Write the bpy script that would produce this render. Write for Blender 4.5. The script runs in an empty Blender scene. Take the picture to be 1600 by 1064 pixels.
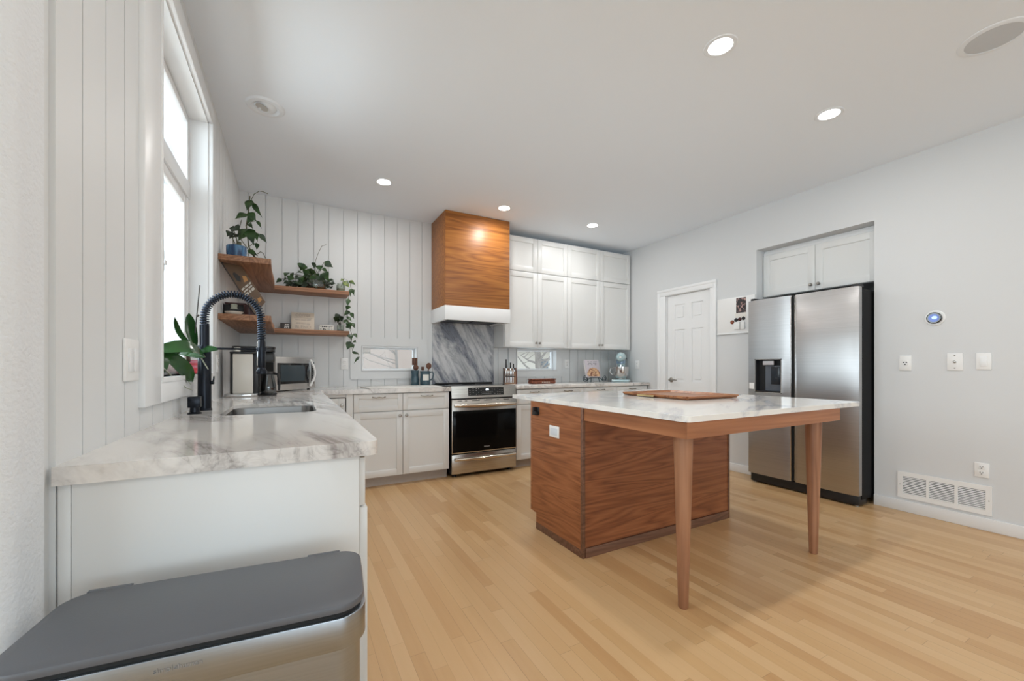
import bpy, bmesh, math, random
from mathutils import Vector, Matrix
R = math.radians
PI = math.pi
scene = bpy.context.scene
COL = scene.collection
random.seed(11)

# ------------------------------------------------------------------ camera, world, light, exposure
cam_data = bpy.data.cameras.new('camera')
cam_data.sensor_width = 36.0
cam_data.sensor_fit = 'HORIZONTAL'
cam_data.lens = 635.0 / 1600.0 * 36.0
cam_data.shift_y = 41.0 / 1600.0
cam_data.clip_start = 0.05
cam = bpy.data.objects.new('camera', cam_data)
COL.objects.link(cam)
cam.location = (0, 0, 1.12)
cam.rotation_euler = (R(90), 0, R(-28.4))
scene.camera = cam

vs = scene.view_settings
vs.view_transform = 'Standard'
vs.look = 'None'
vs.exposure = -0.07
vs.gamma = 1.0
vs.use_curve_mapping = False
scene.cycles.max_bounces = 16
scene.cycles.diffuse_bounces = 8
scene.cycles.transparent_max_bounces = 16

world = bpy.data.worlds.new('overcast_sky')
scene.world = world
world.use_nodes = True
wn = world.node_tree.nodes['Background']
wn.inputs[0].default_value = (0.80, 0.92, 1.0, 1)
wn.inputs[1].default_value = 2.5

def area(name, loc, rot, sx, sy, power, col=(1, 1, 1), shape='RECTANGLE'):
    l = bpy.data.lights.new(name, 'AREA')
    l.shape = shape
    l.size = sx
    if shape == 'RECTANGLE':
        l.size_y = sy
    l.energy = power
    l.color = col
    o = bpy.data.objects.new(name, l)
    o.location = loc
    o.rotation_euler = rot
    COL.objects.link(o)
    return o

# added fill lights in unseen openings behind the camera; daylight through the sink window
area('fill_rear_opening', (0.9, -8.25, 1.25), (R(126), 0, 0), 5.4, 2.2, 85, (0.79, 0.92, 1.0))
area('fill_side_opening', (-4.65, -2.4, 1.35), (R(122), 0, R(-90)), 4.0, 2.0, 105, (0.79, 0.92, 1.0))
area('daylight_sink_window', (-1.75, 2.40, 2.05), (R(76), 0, R(-90)), 2.2, 1.9, 110, (0.86, 0.95, 1.0))
LAMP_POWER = 7.0

# ------------------------------------------------------------------ materials
def nmat(name):
    m = bpy.data.materials.new(name)
    m.use_nodes = True
    nt = m.node_tree
    return m, nt, nt.nodes['Principled BSDF']

def mat(name, col, rough=0.5, metal=0.0, bump=0.0, bscale=40.0, emis=None, estr=0.0, spec=None, coat=0.0, trans=0.0, var=0.0):
    m, nt, b = nmat(name)
    b.inputs['Base Color'].default_value = (*col, 1)
    b.inputs['Roughness'].default_value = rough
    b.inputs['Metallic'].default_value = metal
    if spec is not None:
        b.inputs['Specular IOR Level'].default_value = spec
    b.inputs['Coat Weight'].default_value = coat
    b.inputs['Transmission Weight'].default_value = trans
    tc = nt.nodes.new('ShaderNodeTexCoord')
    nz = nt.nodes.new('ShaderNodeTexNoise')
    nz.inputs['Scale'].default_value = bscale
    nz.inputs['Detail'].default_value = 3
    nt.links.new(tc.outputs['Object'], nz.inputs['Vector'])
    if bump:
        bp = nt.nodes.new('ShaderNodeBump')
        bp.inputs['Strength'].default_value = bump
        bp.inputs['Distance'].default_value = 0.004
        nt.links.new(nz.outputs['Fac'], bp.inputs['Height'])
        nt.links.new(bp.outputs['Normal'], b.inputs['Normal'])
    if var:
        mx = nt.nodes.new('ShaderNodeMix'); mx.data_type = 'RGBA'
        mx.inputs[6].default_value = (*[c * (1 - var) for c in col], 1)
        mx.inputs[7].default_value = (*[min(1, c * (1 + var)) for c in col], 1)
        nt.links.new(nz.outputs['Fac'], mx.inputs[0])
        nt.links.new(mx.outputs[2], b.inputs['Base Color'])
    if emis:
        b.inputs['Emission Color'].default_value = (*emis, 1)
        b.inputs['Emission Strength'].default_value = estr
    return m

def ramp(nt, stops):
    r = nt.nodes.new('ShaderNodeValToRGB')
    el = r.color_ramp.elements
    while len(el) < len(stops):
        el.new(0.5)
    for e, (p, c) in zip(el, stops):
        e.position = p
        e.color = (*c, 1)
    return r

def mth(nt, op, a, b=None, c=None):
    n = nt.nodes.new('ShaderNodeMath')
    n.operation = op
    for i, v in enumerate((a, b, c)):
        if v is None:
            continue
        if isinstance(v, (int, float)):
            n.inputs[i].default_value = v
        else:
            nt.links.new(v, n.inputs[i])
    return n.outputs[0]

def wood(name, dark, mid, light, axis='X', scale=1.0, rough=0.4, ring=6.0, coat=0.0, bump=0.05):
    """Grain that runs along one axis of the part, with slow cathedral waves."""
    m, nt, b = nmat(name)
    tc = nt.nodes.new('ShaderNodeTexCoord')
    mp = nt.nodes.new('ShaderNodeMapping')
    s = [9.0, 9.0, 9.0]
    s['XYZ'.index(axis)] = 0.7
    mp.inputs['Scale'].default_value = [v * scale for v in s]
    nt.links.new(tc.outputs['Object'], mp.inputs['Vector'])
    n1 = nt.nodes.new('ShaderNodeTexNoise')
    n1.inputs['Scale'].default_value = 1.0
    n1.inputs['Detail'].default_value = 2
    n1.inputs['Distortion'].default_value = 0.6
    nt.links.new(mp.outputs[0], n1.inputs['Vector'])
    w = mth(nt, 'MULTIPLY', n1.outputs['Fac'], ring * 2)
    w = mth(nt, 'FRACT', w)
    w = mth(nt, 'SUBTRACT', w, 0.5)
    w = mth(nt, 'ABSOLUTE', w)
    w = mth(nt, 'MULTIPLY', w, 2.0)
    mp2 = nt.nodes.new('ShaderNodeMapping')
    s2 = [90.0, 90.0, 90.0]
    s2['XYZ'.index(axis)] = 2.5
    mp2.inputs['Scale'].default_value = [v * scale for v in s2]
    nt.links.new(tc.outputs['Object'], mp2.inputs['Vector'])
    n2 = nt.nodes.new('ShaderNodeTexNoise')
    n2.inputs['Scale'].default_value = 1.0
    n2.inputs['Detail'].default_value = 4
    nt.links.new(mp2.outputs[0], n2.inputs['Vector'])
    f = mth(nt, 'MULTIPLY', w, 0.38)
    g = mth(nt, 'MULTIPLY', n2.outputs['Fac'], 0.75)
    f = mth(nt, 'ADD', f, g)
    r = ramp(nt, [(0.18, dark), (0.5, mid), (0.85, light)])
    nt.links.new(f, r.inputs[0])
    nt.links.new(r.outputs[0], b.inputs['Base Color'])
    b.inputs['Roughness'].default_value = rough
    b.inputs['Coat Weight'].default_value = coat
    b.inputs['Coat Roughness'].default_value = 0.25
    bp = nt.nodes.new('ShaderNodeBump')
    bp.inputs['Strength'].default_value = bump
    bp.inputs['Distance'].default_value = 0.002
    nt.links.new(f, bp.inputs['Height'])
    nt.links.new(bp.outputs['Normal'], b.inputs['Normal'])
    return m

def marble(name, base, vein, dark, rot, stretch=(3.2, 0.8, 3.2), width=0.11, patch=(0.45, 0.75), patch_col=None, rough=0.12, scale=1.0):
    m, nt, b = nmat(name)
    tc = nt.nodes.new('ShaderNodeTexCoord')
    mp0 = nt.nodes.new('ShaderNodeMapping')
    mp0.inputs['Rotation'].default_value = [R(a) for a in rot]
    nt.links.new(tc.outputs['Object'], mp0.inputs['Vector'])
    mp = nt.nodes.new('ShaderNodeMapping')
    mp.inputs['Scale'].default_value = [v * scale for v in stretch]
    nt.links.new(mp0.outputs[0], mp.inputs['Vector'])
    def noise(sc, det, dist, off):
        n = nt.nodes.new('ShaderNodeTexNoise')
        n.inputs['Scale'].default_value = sc
        n.inputs['Detail'].default_value = det
        n.inputs['Distortion'].default_value = dist
        n.inputs['Roughness'].default_value = 0.6
        ad = nt.nodes.new('ShaderNodeVectorMath'); ad.operation = 'ADD'
        ad.inputs[1].default_value = (off, off * 1.7, -off)
        nt.links.new(mp.outputs[0], ad.inputs[0])
        nt.links.new(ad.outputs[0], n.inputs['Vector'])
        return n.outputs['Fac']
    a = noise(0.9, 6, 0.9, 1.3)
    v = mth(nt, 'ABSOLUTE', mth(nt, 'SUBTRACT', a, 0.5))
    v = mth(nt, 'DIVIDE', v, width)
    v = mth(nt, 'SUBTRACT', 1.0, v)
    v = mth(nt, 'MAXIMUM', v, 0.0)
    v = mth(nt, 'POWER', v, 1.6)
    msk = noise(0.55, 2, 0.3, 5.1)
    mr = nt.nodes.new('ShaderNodeMapRange')
    mr.inputs[1].default_value = 0.40
    mr.inputs[2].default_value = 0.62
    nt.links.new(msk, mr.inputs[0])
    v = mth(nt, 'MULTIPLY', v, mr.outputs[0])
    p = noise(0.7, 5, 0.5, 9.7)
    mr2 = nt.nodes.new('ShaderNodeMapRange')
    mr2.inputs[1].default_value = patch[0]
    mr2.inputs[2].default_value = patch[1]
    nt.links.new(p, mr2.inputs[0])
    m1 = nt.nodes.new('ShaderNodeMix'); m1.data_type = 'RGBA'
    m1.inputs[6].default_value = (*base, 1)
    m1.inputs[7].default_value = (*(patch_col or vein), 1)
    nt.links.new(mr2.outputs[0], m1.inputs[0])
    m2 = nt.nodes.new('ShaderNodeMix'); m2.data_type = 'RGBA'
    nt.links.new(m1.outputs[2], m2.inputs[6])
    m2.inputs[7].default_value = (*vein, 1)
    nt.links.new(v, m2.inputs[0])
    fine = noise(3.5, 5, 1.0, 3.3)
    f = mth(nt, 'ABSOLUTE', mth(nt, 'SUBTRACT', fine, 0.5))
    f = mth(nt, 'SUBTRACT', 1.0, mth(nt, 'DIVIDE', f, 0.03))
    f = mth(nt, 'MULTIPLY', mth(nt, 'MAXIMUM', f, 0.0), mth(nt, 'MULTIPLY', mth(nt, 'ADD', v, mr2.outputs[0]), 0.6))
    m3 = nt.nodes.new('ShaderNodeMix'); m3.data_type = 'RGBA'
    nt.links.new(m2.outputs[2], m3.inputs[6])
    m3.inputs[7].default_value = (*dark, 1)
    nt.links.new(f, m3.inputs[0])
    nt.links.new(m3.outputs[2], b.inputs['Base Color'])
    b.inputs['Roughness'].default_value = rough
    return m

def floor_boards():
    m, nt, b = nmat('maple_strip_floor')
    tc = nt.nodes.new('ShaderNodeTexCoord')
    sp = nt.nodes.new('ShaderNodeSeparateXYZ')
    nt.links.new(tc.outputs['Object'], sp.inputs[0])
    W, LN = 0.0572, 0.85
    u = mth(nt, 'DIVIDE', sp.outputs[0], W)
    row = mth(nt, 'FLOOR', u)
    fu = mth(nt, 'FRACT', u)
    def wnoise(vx, vy):
        c = nt.nodes.new('ShaderNodeCombineXYZ')
        nt.links.new(vx, c.inputs[0])
        if vy is not None:
            nt.links.new(vy, c.inputs[1])
        w = nt.nodes.new('ShaderNodeTexWhiteNoise'); w.noise_dimensions = '2D'
        nt.links.new(c.outputs[0], w.inputs['Vector'])
        return w.outputs['Value']
    off = mth(nt, 'MULTIPLY', wnoise(row, None), 7.3)
    v = mth(nt, 'ADD', mth(nt, 'DIVIDE', sp.outputs[1], LN), off)
    brd = mth(nt, 'FLOOR', v)
    fv = mth(nt, 'FRACT', v)
    rnd = wnoise(row, brd)
    # grain
    cb = nt.nodes.new('ShaderNodeCombineXYZ')
    nt.links.new(mth(nt, 'ADD', mth(nt, 'MULTIPLY', sp.outputs[0], 45.0), mth(nt, 'MULTIPLY', rnd, 57.0)), cb.inputs[0])
    nt.links.new(mth(nt, 'MULTIPLY', sp.outputs[1], 2.2), cb.inputs[1])
    nz = nt.nodes.new('ShaderNodeTexNoise')
    nz.inputs['Scale'].default_value = 1.0
    nz.inputs['Detail'].default_value = 4
    nt.links.new(cb.outputs[0], nz.inputs['Vector'])
    f = mth(nt, 'ADD', mth(nt, 'MULTIPLY', rnd, 0.72), mth(nt, 'MULTIPLY', nz.outputs['Fac'], 0.30))
    r = ramp(nt, [(0.0, (0.44, 0.235, 0.100)), (0.14, (0.525, 0.308, 0.140)), (0.55, (0.605, 0.388, 0.192)), (1.0, (0.66, 0.45, 0.245))])
    nt.links.new(f, r.inputs[0])
    e = mth(nt, 'MINIMUM', fu, mth(nt, 'SUBTRACT', 1.0, fu))
    e = mth(nt, 'LESS_THAN', e, 0.013)
    e2 = mth(nt, 'MINIMUM', fv, mth(nt, 'SUBTRACT', 1.0, fv))
    e2 = mth(nt, 'LESS_THAN', e2, 0.0011)
    gap = mth(nt, 'MAXIMUM', e, e2)
    gs = wnoise(mth(nt, 'ADD', row, 31.7), brd)
    gap = mth(nt, 'MULTIPLY', gap, mth(nt, 'ADD', mth(nt, 'MULTIPLY', gs, 0.5), 0.12))
    mx = nt.nodes.new('ShaderNodeMix'); mx.data_type = 'RGBA'
    nt.links.new(gap, mx.inputs[0])
    nt.links.new(r.outputs[0], mx.inputs[6])
    mx.inputs[7].default_value = (0.16, 0.085, 0.04, 1)
    nt.links.new(mx.outputs[2], b.inputs['Base Color'])
    b.inputs['Roughness'].default_value = 0.33
    bp = nt.nodes.new('ShaderNodeBump')
    bp.inputs['Strength'].default_value = 0.25
    bp.inputs['Distance'].default_value = 0.001
    nt.links.new(mth(nt, 'SUBTRACT', 1.0, gap), bp.inputs['Height'])
    nt.links.new(bp.outputs['Normal'], b.inputs['Normal'])
    return m

def brushed(name, col, rough, stretch, bump=0.02, aniso=0.0, arot=0.0, lo=0.86, hi=1.1):
    m, nt, b = nmat(name)
    tc = nt.nodes.new('ShaderNodeTexCoord')
    mp = nt.nodes.new('ShaderNodeMapping')
    mp.inputs['Scale'].default_value = stretch
    nt.links.new(tc.outputs['Object'], mp.inputs['Vector'])
    nz = nt.nodes.new('ShaderNodeTexNoise')
    nz.inputs['Scale'].default_value = 1.0
    nz.inputs['Detail'].default_value = 3
    nt.links.new(mp.outputs[0], nz.inputs['Vector'])
    r = ramp(nt, [(0.3, [c * lo for c in col]), (0.7, [min(1, c * hi) for c in col])])
    if aniso:
        b.inputs['Anisotropic'].default_value = aniso
        b.inputs['Anisotropic Rotation'].default_value = arot
        tg = nt.nodes.new('ShaderNodeTangent'); tg.direction_type = 'UV_MAP'; tg.uv_map = 'UVMap'
        nt.links.new(tg.outputs[0], b.inputs['Tangent'])
    nt.links.new(nz.outputs['Fac'], r.inputs[0])
    nt.links.new(r.outputs[0], b.inputs['Base Color'])
    b.inputs['Metallic'].default_value = 1.0
    b.inputs['Roughness'].default_value = rough
    bp = nt.nodes.new('ShaderNodeBump')
    bp.inputs['Strength'].default_value = bump
    bp.inputs['Distance'].default_value = 0.002
    nt.links.new(nz.outputs['Fac'], bp.inputs['Height'])
    nt.links.new(bp.outputs['Normal'], b.inputs['Normal'])
    return m

def clear_glass(name, tint=(1, 1, 1), gloss=0.10):
    m = bpy.data.materials.new(name)
    m.use_nodes = True
    nt = m.node_tree
    nt.nodes.clear()
    out = nt.nodes.new('ShaderNodeOutputMaterial')
    tr = nt.nodes.new('ShaderNodeBsdfTransparent')
    tr.inputs[0].default_value = (*tint, 1)
    gl = nt.nodes.new('ShaderNodeBsdfGlossy')
    gl.inputs['Roughness'].default_value = 0.02
    lw = nt.nodes.new('ShaderNodeLayerWeight')
    lw.inputs[0].default_value = 0.25
    f = mth(nt, 'MULTIPLY', lw.outputs['Fresnel'], 0.5)
    f = mth(nt, 'MAXIMUM', f, gloss * 0.5)
    mx = nt.nodes.new('ShaderNodeMixShader')
    nt.links.new(f, mx.inputs[0])
    nt.links.new(tr.outputs[0], mx.inputs[1])
    nt.links.new(gl.outputs[0], mx.inputs[2])
    nt.links.new(mx.outputs[0], out.inputs[0])
    return m

def gradient_mix(name, c1, c2, scale, thr=(0.45, 0.55), rough=0.5, dist=0.0, detail=2):
    m, nt, b = nmat(name)
    tc = nt.nodes.new('ShaderNodeTexCoord')
    mp = nt.nodes.new('ShaderNodeMapping')
    mp.inputs['Scale'].default_value = scale
    nt.links.new(tc.outputs['Object'], mp.inputs['Vector'])
    nz = nt.nodes.new('ShaderNodeTexNoise')
    nz.inputs['Scale'].default_value = 1.0
    nz.inputs['Detail'].default_value = detail
    nz.inputs['Distortion'].default_value = dist
    nt.links.new(mp.outputs[0], nz.inputs['Vector'])
    r = ramp(nt, [(thr[0], c1), (thr[1], c2)])
    nt.links.new(nz.outputs['Fac'], r.inputs[0])
    nt.links.new(r.outputs[0], b.inputs['Base Color'])
    b.inputs['Roughness'].default_value = rough
    return m

M = {}
M['drywall'] = mat('white_drywall', (0.66, 0.672, 0.68), 0.75, bump=0.10, bscale=140)
M['drywall_rough'] = mat('orange_peel_drywall', (0.75, 0.775, 0.80), 0.75, bump=0.55, bscale=110)
M['ceiling'] = mat('ceiling_paint', (0.845, 0.91, 0.98), 0.85, bump=0.05, bscale=160)
M['shiplap'] = mat('white_shiplap_paint', (0.715, 0.73, 0.735), 0.5, bump=0.03, bscale=30)
M['trim'] = mat('white_trim_paint', (0.81, 0.82, 0.825), 0.35)
M['vinyl'] = mat('white_window_vinyl', (0.83, 0.84, 0.85), 0.3)
M['cabinet'] = mat('white_cabinet_lacquer', (0.725, 0.73, 0.72), 0.36)
M['toekick'] = mat('greige_toe_kick', (0.42, 0.37, 0.33), 0.6, var=0.08)
M['marble'] = marble('white_marble', (0.78, 0.755, 0.725), (0.29, 0.26, 0.25), (0.13, 0.11, 0.10), (0, 0, -17), stretch=(3.4, 0.55, 3.4), patch=(0.49, 0.72), patch_col=(0.49, 0.46, 0.44), width=0.075, rough=0.10)
M['marble_island'] = marble('island_marble', (0.82, 0.80, 0.76), (0.45, 0.47, 0.53), (0.30, 0.32, 0.40), (0, 0, 60), patch=(0.52, 0.78), patch_col=(0.62, 0.61, 0.60), width=0.07, rough=0.12)
M['marble_blue'] = marble('blue_grey_marble', (0.62, 0.62, 0.63), (0.12, 0.135, 0.17), (0.035, 0.04, 0.055), (0, 30, 0), stretch=(6.2, 1.0, 1.35), width=0.10, patch=(0.47, 0.57), patch_col=(0.20, 0.215, 0.26), rough=0.2)
M['floor'] = floor_boards()
M['hoodwood'] = wood('oiled_teak_veneer', (0.16, 0.050, 0.010), (0.30, 0.105, 0.021), (0.43, 0.170, 0.036), 'X', 0.75, 0.42, ring=5)
M['islandwood'] = wood('walnut_veneer', (0.120, 0.034, 0.012), (0.240, 0.078, 0.028), (0.34, 0.125, 0.048), 'X', 0.8, 0.42, ring=6)
M['islandwood_y'] = wood('walnut_veneer_side', (0.150, 0.046, 0.016), (0.285, 0.100, 0.036), (0.38, 0.145, 0.058), 'Y', 0.8, 0.42, ring=6)
M['apronwood'] = wood('walnut_apron', (0.19, 0.065, 0.024), (0.32, 0.122, 0.048), (0.42, 0.175, 0.075), 'X', 0.55, 0.42, ring=4)
M['apronwood_y'] = wood('walnut_apron_side', (0.19, 0.065, 0.024), (0.32, 0.122, 0.048), (0.42, 0.175, 0.075), 'Y', 0.55, 0.42, ring=4)
M['legwood'] = wood('walnut_leg', (0.20, 0.085, 0.040), (0.30, 0.135, 0.068), (0.39, 0.19, 0.10), 'Z', 0.8, 0.45, ring=3)
M['kickwood'] = wood('dark_walnut_kick', (0.09, 0.04, 0.022), (0.15, 0.07, 0.04), (0.21, 0.10, 0.06), 'X', 0.8, 0.5)
M['shelfwood'] = wood('shelf_wood', (0.17, 0.07, 0.03), (0.30, 0.14, 0.07), (0.41, 0.21, 0.115), 'X', 0.7, 0.5)
M['shelfwood_y'] = wood('shelf_wood_long', (0.15, 0.065, 0.028), (0.27, 0.125, 0.062), (0.38, 0.19, 0.10), 'Y', 0.7, 0.5)
M['traywood'] = wood('acacia_tray', (0.12, 0.04, 0.018), (0.30, 0.115, 0.045), (0.44, 0.20, 0.085), 'X', 1.0, 0.35, ring=4)
M['spring'] = mat('black_spring_steel', (0.035, 0.045, 0.065), 0.18, 0.9)
M['steel'] = brushed('fridge_steel', (0.47, 0.465, 0.465), 0.34, (2, 2, 260), 0.01, 0.85, 0.0, 0.94, 1.05)
M['steel_warm'] = brushed('range_steel', (0.50, 0.47, 0.43), 0.27, (3, 200, 200))
M['steel_can'] = brushed('can_steel', (0.38, 0.42, 0.465), 0.32, (3, 3, 300), 0.01, 0, 0, 0.95, 1.04)
M['steel_plain'] = mat('plain_steel', (0.62, 0.61, 0.60), 0.2, 1.0)
M['sink_steel'] = mat('sink_steel', (0.24, 0.235, 0.23), 0.25, 1.0)
M['chrome'] = mat('chrome', (0.75, 0.75, 0.75), 0.08, 1.0)
M['nickel'] = mat('brushed_nickel', (0.34, 0.32, 0.29), 0.28, 1.0)
M['black'] = mat('black_plastic', (0.012, 0.012, 0.013), 0.4)
M['blackgap'] = mat('gap_shade', (0.010, 0.010, 0.010), 0.8)  # near-black that stands in for shade inside narrow gaps
M['blackglass'] = mat('black_glass', (0.006, 0.006, 0.007), 0.04)
M['ovenglass'] = mat('oven_black_glass', (0.004, 0.004, 0.004), 0.06, spec=0.10)
M['fridgeside'] = mat('fridge_charcoal_side', (0.006, 0.006, 0.007), 0.55, spec=0.2)
M['fauxblack'] = mat('matte_black_metal', (0.010, 0.013, 0.020), 0.28, 0.6)
M['lid'] = mat('charcoal_lid', (0.108, 0.114, 0.128), 0.42, bump=0.04, bscale=300)
M['lamp'] = mat('lamp_lens', (1, 1, 1), 0.5, emis=(1.0, 0.985, 0.96), estr=14.0)
M['lamptrim'] = mat('lamp_trim', (0.82, 0.87, 0.92), 0.4)
M['speaker'] = mat('speaker_mesh', (0.60, 0.635, 0.67), 0.9, bump=0.4, bscale=500)
M['glass'] = clear_glass('window_glass', (0.97, 0.98, 0.98), 0.02)
M['jarglass'] = clear_glass('jar_glass', (0.90, 0.93, 0.90), 0.2)
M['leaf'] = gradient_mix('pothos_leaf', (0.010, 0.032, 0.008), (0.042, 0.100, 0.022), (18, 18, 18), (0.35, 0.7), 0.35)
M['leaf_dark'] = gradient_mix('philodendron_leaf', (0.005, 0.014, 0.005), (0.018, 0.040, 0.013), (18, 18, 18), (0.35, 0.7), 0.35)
M['leaf_yellow'] = gradient_mix('variegated_leaf', (0.045, 0.10, 0.02), (0.30, 0.36, 0.10), (30, 30, 30), (0.45, 0.62), 0.4)
M['orchid'] = gradient_mix('orchid_leaf', (0.010, 0.045, 0.010), (0.026, 0.090, 0.020), (10, 10, 10), (0.35, 0.7), 0.22)
M['stem'] = mat('plant_stem', (0.075, 0.075, 0.035), 0.6, var=0.3)
M['root'] = mat('aerial_root', (0.40, 0.42, 0.34), 0.6)
M['soil'] = mat('dark_soil', (0.03, 0.02, 0.014), 0.9, bump=0.6, bscale=120)
M['bluepot'] = gradient_mix('blue_glaze', (0.010, 0.040, 0.115), (0.075, 0.20, 0.36), (38, 38, 7), (0.42, 0.62), 0.18, 0.8, 3)
M['pinkpot'] = gradient_mix('pink_red_pot', (0.75, 0.06, 0.09), (0.85, 0.42, 0.55), (0.1, 0.1, 14), (0.46, 0.54), 0.3)
M['teal'] = gradient_mix('teal_stoneware', (0.035, 0.075, 0.10), (0.095, 0.15, 0.18), (14, 14, 14), (0.4, 0.65), 0.3)
M['cream'] = mat('cream_ceramic', (0.74, 0.72, 0.66), 0.3)
M['white'] = mat('white_plastic', (0.82, 0.82, 0.81), 0.35)
M['offwhite'] = mat('coffee_maker_panel', (0.66, 0.63, 0.57), 0.3)
M['spoon'] = wood('dark_spoon_wood', (0.04, 0.012, 0.006), (0.09, 0.03, 0.013), (0.20, 0.07, 0.03), 'Z', 1.5, 0.45)
M['redwood'] = gradient_mix('red_brown_box', (0.12, 0.028, 0.012), (0.24, 0.065, 0.028), (40, 40, 40), (0.4, 0.6), 0.45)
M['knifewood'] = mat('knife_block_wood', (0.30, 0.17, 0.10), 0.45, var=0.2)
M['mixer'] = mat('ice_blue_enamel', (0.42, 0.57, 0.60), 0.16, coat=0.4)
M['iron'] = mat('wrought_iron', (0.015, 0.03, 0.038), 0.5, 0.3)
M['signwood'] = mat('pale_sign', (0.66, 0.58, 0.48), 0.6, var=0.06)
M['sign_ink'] = mat('faded_ink', (0.42, 0.36, 0.31), 0.7)
M['ink'] = mat('black_ink', (0.02, 0.02, 0.02), 0.6)
M['grey_ink'] = mat('grey_ink', (0.25, 0.25, 0.25), 0.6)
M['white_ink'] = mat('white_ink', (0.75, 0.75, 0.73), 0.6)
M['plaque'] = mat('brown_plaque', (0.105, 0.06, 0.032), 0.55, var=0.3)
M['maroon'] = mat('maroon_ceramic', (0.045, 0.010, 0.010), 0.35)
M['cream_ink'] = mat('cream_ink', (0.50, 0.47, 0.42), 0.7)
M['gold'] = mat('amber_paint', (0.38, 0.18, 0.05), 0.5)
M['tealjar'] = clear_glass('carafe_glass', (0.55, 0.56, 0.56), 0.25)
M['screen_blue'] = mat('thermostat_screen', (0.02, 0.05, 0.2), 0.15, emis=(0.03, 0.10, 0.55), estr=0.55)
M['screen_white'] = mat('screen_digits', (0.8, 0.9, 1.0), 0.3, emis=(0.75, 0.88, 1.0), estr=1.6)
M['ledclock'] = mat('clock_digits', (0.8, 0.9, 1.0), 0.3, emis=(0.8, 0.9, 1.0), estr=2.5)
M['darkslot'] = mat('dark_slot', (0.05, 0.05, 0.05), 0.7)
M['vent_dark'] = mat('duct_shadow', (0.16, 0.17, 0.17), 0.8)
M['photo'] = gradient_mix('photo_print', (0.03, 0.03, 0.035), (0.55, 0.36, 0.33), (60, 60, 45), (0.50, 0.66), 0.3, 0.5, 3)
M['bookcover'] = mat('lilac_book_cover', (0.50, 0.46, 0.50), 0.4)
M['food'] = gradient_mix('baked_buns_print', (0.16, 0.05, 0.03), (0.70, 0.45, 0.26), (55, 55, 70), (0.40, 0.58), 0.4, 0.6, 3)
M['paper'] = mat('book_pages', (0.78, 0.75, 0.70), 0.7)
M['pastry'] = mat('pale_board', (0.72, 0.70, 0.66), 0.35)
M['snow'] = mat('snowy_ground', (0.82, 0.84, 0.86), 0.9, var=0.05)
M['siding'] = mat('pinkish_siding', (0.40, 0.315, 0.27), 0.85, var=0.06)
M['siding_white'] = mat('cream_siding', (0.50, 0.45, 0.39), 0.85, var=0.04)
M['roof'] = mat('grey_shingle', (0.35, 0.34, 0.34), 0.9, var=0.2)
M['bark'] = mat('grey_bark', (0.27, 0.235, 0.21), 0.9, var=0.25)
M['darkwindow'] = mat('house_window', (0.12, 0.14, 0.16), 0.1)
M['towel'] = mat('stone_tile', (0.70, 0.69, 0.67), 0.5)

# ------------------------------------------------------------------ mesh helpers (world coordinates in, local meshes out)
def wloc(o):
    v = Vector((0, 0, 0))
    while o is not None:
        v = v + o.location
        o = o.parent
    return v

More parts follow.
